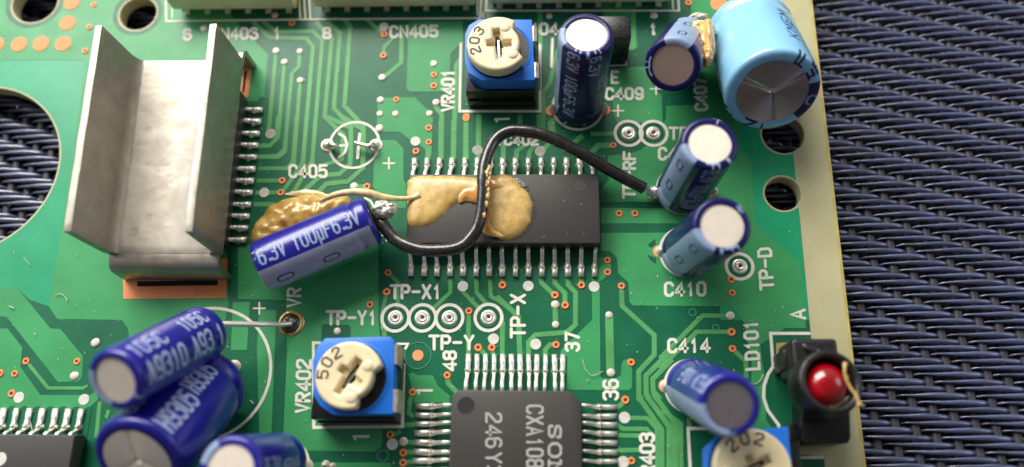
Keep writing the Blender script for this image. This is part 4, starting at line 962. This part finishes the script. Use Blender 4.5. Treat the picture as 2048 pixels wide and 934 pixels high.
# wide slab letters of the maker's mark
SL = {'S': [[(5.6, 4.4), (5.6, 5.6), (4.9, 5.9), (2, 6), (.8, 5.2), (.8, 4.0), (2, 3.3), (4.4, 2.8), (5.4, 2), (5.4, .9), (4.4, .1), (1.4, 0), (.7, .6), (.7, 1.7)]],
      'O': [[(2, 0), (5, 0), (6.4, 1.6), (6.4, 4.4), (5, 6), (2, 6), (.6, 4.4), (.6, 1.6), 'c']],
      'N': [[(1.4, .0), (1.4, 5.8), (5.8, .3), (5.8, 6)], [(.2, 0), (2.6, 0)], [(.2, 6), (1.6, 6)], [(4.6, 6), (7, 6)]],
      'Y': [[(3.6, 0), (3.6, 2.6)], [(.8, 6), (3.6, 2.7), (6.4, 6)], [(2.4, 0), (4.8, 0)], [(0, 6), (2, 6)], [(5.2, 6), (7.2, 6)]]}
x0_ = 0
for ch in 'SONY':
    V, Fc = [], []
    for k, stt in enumerate(SL[ch]):
        cl = stt[-1] == 'c'; pp = [(a + x0_, b_) for a, b_ in stt if a != 'c'] if not cl else [(a + x0_, b_) for a, b_ in stt[:-1]]
        for qd in ribbon(pp, .66, cl):
            n = len(V)
            for c in qd: V.append(P(1098 + c.y * 3.9, 849 + c.x * 4.45, zq + .012 + .0015 * (k % 4)))
            Fc.append(tuple(range(n, n + len(qd))))
    x0_ += 8.0
    obj('printed_letter', (V, Fc), M['grey_print'], qfp, world=True)
# chip cut by the lower left corner
c3 = empty('corner_chip', P(40, 930), 'black chip with wide bright leads cut by the lower left corner', 'chip')
yt3 = P(60, 870, 2.2).y; xr3 = P(144, 900, 2.2).x
chip_body(c3, [Vector((xr3 - 19, yt3 - 8)), Vector((xr3, yt3 - 8)), Vector((xr3, yt3)), Vector((xr3 - 19, yt3))], .12, 2.2, .5)
dimple(c3, 0, 918, .55, 2.2, 'dot')
ytip = P(60, 817).y
l3 = [lead_mesh('lead', ytip - yt3 + .2, 1.0, .52, 1.75, seed=s + 50, th=.2, fat=.05) for s in range(3)]
for i in range(15):
    p = P(166 - 25.9 * i, 817); p.y = ytip; p.z = .05; put_lead(l3[i % 3], p, PI, c3)
    if i < 7:
        obj('gap', box(p.x + .36, p.x + .86, ytip - 3.2, ytip + .2, .036, .05), M['mask'], board)
# ------------------------------------------------------------------ heat sink over its chip
hsk = empty('heat_sink', P(350, 330), 'bent aluminium channel heat sink standing at the upper left', 'heat sink')
ZP = 3.6
A0, A1 = P(279, 122, ZP), P(222, 508, ZP); B0, B1 = P(484, 118, ZP), P(450, 508, ZP)
xa = (A0.x + A1.x) / 2; xb = (B0.x + B1.x) / 2; ytp = (A0.y + B0.y) / 2; ybt = (A1.y + B1.y) / 2

th = .85; ZW = 10.2
def grid_noise(vf, amp, sc, seed): 
    v, f = vf; return [Vector(p) + Vector((noise.noise(Vector(p) * sc + Vector((seed, 0, 0))), noise.noise(Vector(p) * sc + Vector((0, seed, 0))), noise.noise(Vector(p) * sc + Vector((0, 0, seed))))) * amp for p in v], f
# cross-section of the channel: outer then inner line, swept along y with a slight outward lean
def channel():
    def lay(y, k):
        sh_ = -.85 * (1 - k / 24); a = xa + sh_; b_ = xb + sh_ * .6
        out = [(a - .62, ZW), (a - .40, ZP + 1.2), (a - .30, ZP + .3), (a - .05, ZP - .35), (a + .45, ZP - th), (b_ - .5, ZP - th), (b_ + .05, ZP - .45), (b_ + .22, ZP + .2), (b_ + .05, ZW)]
        inn = [(b_ - .66, ZW), (b_ - .60, ZP + 1.0), (b_ - .75, ZP + .4), (b_ - 1.1, ZP + .02), (a + 1.15, ZP), (a + .85, ZP + .25), (a + .60, ZP + .7), (a + .43, ZP + 1.2), (a + .10, ZW)]
        return [(x, y, z) for x, z in out + inn]
    N = 24; v = []; f = []; m = 18
    for i in range(N + 1):
        v += lay(ytp + (ybt - ytp) * i / N, i)
    for i in range(N):
        for k in range(m): f.append((i * m + k, i * m + (k + 1) % m, (i + 1) * m + (k + 1) % m, (i + 1) * m + k))
    for e_ in (0, N * m):
        for k in range(8): f.append((e_ + k, e_ + k + 1, e_ + 16 - k, e_ + 17 - k))
    return v, f
ch = obj('channel', grid_noise(channel(), .05, .35, 3), M['alu'], hsk, world=True); bev(ch, .12, 2, 50)
# tongue bending down to the slot at each end
def tongue(y, s, xx0, xx1):
    pr = [(y + s * -.3, ZP - .02), (y + s * .7, ZP - .05), (y + s * 1.25, ZP - .35), (y + s * 1.55, ZP - .9), (y + s * 1.62, .8), (y + s * 1.62, -.3)]
    inn = [(a - s * .62, b_ - (.6 if i < 2 else .35 if i == 2 else .1)) for i, (a, b_) in enumerate(pr)]
    v = []; f = []
    for x in (xx0, xx1):
        v += [(x, a, b_) for a, b_ in pr] + [(x, a, b_) for a, b_ in reversed(inn)]
    n = 12
    for k in range(n): f.append((k, (k + 1) % n, n + (k + 1) % n, n + k))
    for e_ in (0, n):
        for k in range(5): f.append((e_ + k, e_ + k + 1, e_ + 10 - k, e_ + 11 - k))
    return v, f
bev(obj('tab', tongue(ybt, -1, xa + .1, xb - .15), M['alu'], hsk, world=True), .1, 2, 40)
bev(obj('tab', tongue(ytp, 1, xb - 2.5, xb - .4), M['alu'], hsk, world=True), .1, 2, 40)
hc = empty('covered_chip', P(365, 350), 'black chip under the heat sink with a row of leads along its right side', 'chip')
xe = P(505, 350).x; xbody = P(466, 350, 1.6).x
chip_body(hc, [Vector((xa + 1.0, P(400, 500).y)), Vector((xbody, P(400, 500).y)), Vector((xbody, P(400, 205).y)), Vector((xa + 1.0, P(400, 205).y))], .3, 2.7, .1)
xt = P(524, 350).x
lh = [lead_mesh('lead', 3.8, 1.3, .52, 1.0, seed=s + 60, th=.2, fat=.16) for s in range(4)]
a_, b2 = P(527, 222), P(492, 481)
for i in range(12):
    p = P(527 - 2.9 * i, 222 + 23.6 * i); p.z = .05; put_lead(lh[i % 4], p, PI / 2, hc)
# ------------------------------------------------------------------ trimmers
def trimmer(box_px, blue_px, rot_px, rr_, code, cut_a, slot_a, txt_a, label, zb=3.2, zt=5.0):
    """black base, blue housing with its two left corners cut, cream rotor with slot and stops"""
    (bx0, by0, bx1, by1) = box_px
    o = empty('trimmer', P((bx0 + bx1) / 2, (by0 + by1) / 2), label, 'trimmer')
    X0, X1 = P(bx0, by1).x, P(bx1, by1).x; Y0 = P(bx0, by1).y; Y1 = P(bx0, by0).y
    o2 = obj('base', box(X0, X1, Y0, Y1, .1, zb), M['black'], o, world=True); bev(o2, .12, 2)
    obj('base_step', box(X0 + .15, X1 - .2, Y0 - .16, Y0 + .5, .1, zb * .45), M['black'], o, world=True)
    q = [P(x, y, zt).xy for x, y in blue_px]
    bb_ = obj('housing', prism(q, zb + .002, zt), M['blue'], o, world=True); bev(bb_, .09, 2, 20)
    c = P(rot_px[0], rot_px[1], zt + 1.5)
    v, f = lathe([(rr_ + .30, 0), (rr_ + .30, .06), (rr_ + .16, .09), (rr_ + .10, .03)], 56)
    obj('collar', ([(a + c.x, b_ + c.y, d + zt) for a, b_, d in v], f), M['blue'], o, world=True)
    v, f = lathe([(0, .02), (rr_ + .02, .02)], 40)
    obj('rotor_well', ([(a + c.x, b_ + c.y, d + zt) for a, b_, d in v], f), M['black'], o, world=True)
    # rotor outline: circle with a cut-out between two stops, slot as a hole
    ol = []
    for i in range(96):
        a = 360 * i / 96; d = (a - cut_a + 540) % 360 - 180; r = rr_
        if abs(d) < 36: r = rr_ * .72
        elif abs(d) < 44: r = rr_ * (.72 + .26 * (abs(d) - 36) / 8)
        ol.append((r * math.cos(R_(a)), r * math.sin(R_(a))))
    sa = R_(slot_a); ux, uy = math.cos(sa), math.sin(sa)
    hole = [(-1.5, -.24), (-.45, -.26), (-.40, -1.0), (.15, -1.0), (.22, -.30), (1.35, -.26), (1.35, .22), (.40, .26), (.34, .75), (-.12, .78), (-.22, .26), (-1.5, .22)]
    hole = [(a * 1.18, b_ * 1.35) for a, b_ in hole]
    hole = [(a * ux - b_ * uy, a * uy + b_ * ux) for a, b_ in hole]
    curve_solid('rotor', [ol, hole], zt + .12, zt + 1.55, .26, M['cream'], o, (c.x - o.location.x, c.y - o.location.y, 0))
    core = [(-.95, -.16), (-.1, -.42), (.45, -.30), (1.0, -.12), (1.0, .10), (.2, .20), (-.95, .14)]
    core = [(a * 1.25, b_ * 1.35) for a, b_ in core]
    core = [(a * ux - b_ * uy, a * uy + b_ * ux) for a, b_ in core]
    curve_solid('slot_floor', [circle(0, 0, 1.85, 32), core], zt + .125, zt + .85, .03, M['cream'], o, (c.x - o.location.x, c.y - o.location.y, 0))
    inner = [(-1.5, -.34), (1.5, -.34), (1.5, .34), (-1.5, .34)]
    obj('wiper', prism([(c.x + a * ux - b_ * uy, c.y + a * uy + b_ * ux) for a, b_ in [(-1.0, -.1), (.9, -.2), (.9, .0), (-1.0, .1)]], zt + .1, zt + .55), M['tin'], o, world=True)
    for k, (ang, rd) in enumerate(((cut_a + 55, .62), (cut_a - 52, .66))):
        a = R_(ang); v, f = lathe([(0, .16), (.25, .15), (.42, .10), (.52, 0)], 24)
        obj('rotor_boss', ([(p_[0] + c.x + rr_ * rd * math.cos(a), p_[1] + c.y + rr_ * rd * math.sin(a), p_[2] + zt + 1.535) for p_ in v], f), M['cream'], o, True, world=True)
    rt = rr_ * .64
    for k, chx in enumerate(code):                                       # figures round the rim, tops outward
        a = R_(txt_a - (k - 1) * 29)
        ax, ay = math.cos(a), math.sin(a)
        def fn(u, v_, dz): return (c.x + ax * (rt - .1 + v_) - (u - .33) * -ay, c.y + ay * (rt - .1 + v_) - (u - .33) * ax, zt + 1.562 + dz)
        V, Fc, _ = lettering(chx, .90, .09, fn, width=.60, sub=.2)
        obj('printed_figure', (V, Fc), M['darkprint'], o, world=True)
    return o, c, (X0, X1, Y0, Y1)
tA, cA, bA = trimmer((937, 98, 1072, 213), [(957, 38), (1064, 39), (1070, 160), (965, 161), (936, 145), (930, 120), (930, 68), (938, 50)], (995, 86), 3.0, '203', 12, 97, 172, 'upper blue trimmer with cream rotor marked 203')
tB, cB, bB = trimmer((640, 715, 803, 845), [(650, 676), (780, 673), (789, 682), (786, 828), (665, 829), (640, 812), (627, 790), (625, 722), (635, 692)], (697, 750), 2.92, '502', -28, 60, 150, 'blue trimmer left of the square chip, cream rotor marked 502')
tC, cC, bC = trimmer((1425, 885, 1592, 1040), [(1440, 868), (1576, 852), (1592, 1010), (1428, 1014), (1412, 990), (1411, 895)], (1506, 936), 3.15, '202', -120, 28, 102, 'lowest blue trimmer, cut by the bottom edge, marked 202')
def contact(parent, x0, y0, x1, y1, zt_=4.9):
    a = P(x0, y0, zt_ * .9); b_ = P(x1, y1, zt_ * .9)
    pr = [(-.45, .04), (.1, .06), (.40, -.10), (.52, -.5), (.54, -1.4), (.50, -2.6)]
    v = []; f = []
    for yy in (b_.y, a.y):
        v += [(a.x + u, yy, zt_ + z) for u, z in pr] + [(a.x + u - .14, yy, zt_ + z - .1) for u, z in reversed(pr)]
    n = 12
    for k in range(n): f.append((k, (k + 1) % n, n + (k + 1) % n, n + k))
    for e_ in (0, n):
        for k in range(5): f.append((e_ + k, e_ + k + 1, e_ + 10 - k, e_ + 11 - k))
    obj('contact', (v, f), M['alu_edge'], parent, world=True)
contact(tA, 1066, 58, 1066, 88); contact(tA, 1070, 130, 1070, 160)
contact(tB, 788, 690, 788, 730); contact(tB, 788, 780, 788, 825)
# ------------------------------------------------------------------ black transistor
tr_ = empty('transistor', P(1235, 100), 'small black transistor behind the upright blue capacitor', 'transistor')
q0, q1 = P(1206, 34, 4.6), P(1260, 55, 4.6)
yb_ = P(1245, 124, .3).y
x0_, x1_ = q0.x - .8, P(1252, 122, .3).x + .1
v = []
body = obj('body', prism([(x0_, yb_), (x1_, yb_), (x1_ + .05, yb_ + 1.9), (x1_ - .5, yb_ + 2.5), (x0_, yb_ + 2.5)], .4, 5.0), M['black'], tr_, world=True); bev(body, .12, 2)
for k in range(3):
    xx = x0_ + .7 + k * 1.27 * .6; obj('lead', tube([(xx, yb_ + 1.2, .45), (xx, yb_ + 1.2, -.2)], .2, 8), M['lead'], tr_, True, world=True)
# ------------------------------------------------------------------ ivory connectors along the top edge
def connector(xa_, xb_, yfront, label, z=4.4):
    o = empty('connector', P((xa_ + xb_) / 2, yfront), label, 'connector')
    X0, X1 = P(xa_, yfront, 1.2).x, P(xb_, yfront, 1.2).x; Y0 = P(xa_, yfront, 1.2).y; z = 3.3
    bev(obj('housing', box(X0, X1, Y0, Y0 + 4.6, 1.2, z), M['conn'], o, world=True), .22, 3)
    bev(obj('skirt', box(X0 + .3, X1 - .3, Y0 + .7, Y0 + 4.2, .1, 1.198), M['conn'], o, world=True), .1, 2)
    n = max(2, int((X1 - X0) / 2.0))
    for k in range(n):
        xx = X0 + (k + .5) * (X1 - X0) / n
        obj('contact', merge(box(xx - .3, xx + .3, Y0 + .1, Y0 + .9, .08, .28)), M['lead'], o, world=True)
    return o
connector(346, 592, 20, 'leftmost of the three ivory connectors at the top edge')
connector(630, 950, 15, 'middle ivory connector at the top edge, above the CN405 lettering')
connector(978, 1340, 8, 'rightmost and longest ivory connector at the top edge')
# ------------------------------------------------------------------ red lamp in its black holder
ld = empty('lamp_holder', P(1650, 800), 'round red lamp in a matt black holder overhanging the right edge of the board', 'indicator lamp')
c = P(1663, 763, 7.6); R0 = 2.72
cz = Vector((.10, .06, 1)).normalized()
mt_ = frame(c - cz * 5.4, c, Vector((0, -1, 0)))
def placed(vf, mtx): return [mtx @ Vector(p) for p in vf[0]], vf[1]
obj('collar', placed(lathe([(0, 2.6), (R0 * .8, 2.6), (R0 * .97, 2.7), (R0, 2.95), (R0, 4.9), (R0 * .97, 5.25), (R0 * .92, 5.4), (R0 * .80, 5.38), (R0 * .755, 5.15), (R0 * .73, 3.2), (0, 3.2)], 64), mt_), M['holder'], ld, True, world=True)
r = 1.84
obj('lens', placed(lathe([(r * math.cos(R_(a)), 3.25 + .6 + r * .95 * math.sin(R_(a))) for a in range(0, 86, 6)] + [(0, 3.85 + r * .95)], 48), mt_), M['red'], ld, True, world=True)
obj('lens_rim', placed(lathe([(r * 1.08, 3.2), (r * 1.08, 3.8), (r * 1.0, 3.86)], 48), mt_), M['red'], ld, True, world=True)
# upper bracket with rounded bright front edge
Y1_ = P(1620, 676, 5.5).y; Xa, Xb = P(1583, 690, 5.5).x, P(1676, 690, 5.5).x
bk = obj('bracket', merge(box(Xa, Xb, Y1_ - 3.2, Y1_, .9, 5.5)), M['holder'], ld, world=True); bev(bk, .45, 4)
bev(obj('foot', box(P(1563, 715, 3).x, Xa + .5, Y1_ - 2.4, Y1_ - .6, .1, 3.6), M['holder'], ld, world=True), .2, 2)
lo = obj('lower_bracket', prism([P(x, y, 3.0).xy for x, y in [(1602, 800), (1700, 800), (1702, 875), (1697, 886), (1610, 889), (1604, 884)]], .12, 3.0), M['black'], ld, world=True); bev(lo, .2, 3)
bev(obj('foot', box(P(1580, 880, 1.5).x, P(1608, 880, 1.5).x, P(1590, 887, 1.5).y, P(1590, 846, 1.5).y, .1, 2.0), M['black'], ld, world=True), .15, 2)
bev(obj('spacer', box(P(1608, 780, 3).x, P(1690, 780, 3).x, P(1640, 815, 3).y, P(1640, 725, 3).y, .9, 4.4), M['black'], ld, world=True), .2, 2)
obj('strap', tube(spline([c + Vector((-1.9, 3.9, -2.45)), c + Vector((-1.2, 3.3, -2.3)), c + Vector((-.6, 2.7, -1.4)), c + Vector((-.5, 2.45, -.6))], 5), .30, 10), M['holder'], ld, True, world=True)
st = [P(1690, 728, 8.5), P(1689, 742, 8.6), P(1692, 757, 8.5), P(1701, 776, 8.4), P(1712, 790, 8.5), P(1718, 806, 8.5), P(1726, 812, 8.3)]
obj('glue_thread', tube(spline(st, 6), [.09 + .05 * abs(math.sin(i * 1.1)) for i in range(37)], 8), M['glue'], ld, True, world=True)
for i, (x, y, rr_) in enumerate(((1690, 729, .2), (1713, 794, .15), (1718, 808, .2), (1694, 755, .12))): blob('glue_bit', P(x, y, 8.5), rr_, M['glue'], ld, 60 + i, (1, 1, .7))
obj('glue_film', dome('g', [P(x, y, 7.0).xy for x, y in [(1655, 816), (1668, 806), (1690, 797), (1702, 789), (1706, 793), (1692, 806), (1672, 818)]], c.z - 1.2, .3, .2, M['gluec'], na=.05, seed=30), M['gluec'], ld, True, world=True)

# specks and short scratches on the long chip
V, Fc = [], []
rr = random.Random(9)
for _ in range(6):
    x, y = rr.uniform(1070, 1195), rr.uniform(355, 480); a = rr.uniform(0, PI); l = rr.choice([2, 3, 4, 8])
    V, Fc = merge((V, Fc), tube([P(x, y, 2.275), P(x + l * math.cos(a), y + l * math.sin(a), 2.275)], rr.choice([.02, .035]), 4))
dd_ = obj('dust', (V, Fc), M['fluff'], sop, world=True); dd_['kind'] = 'stuff'
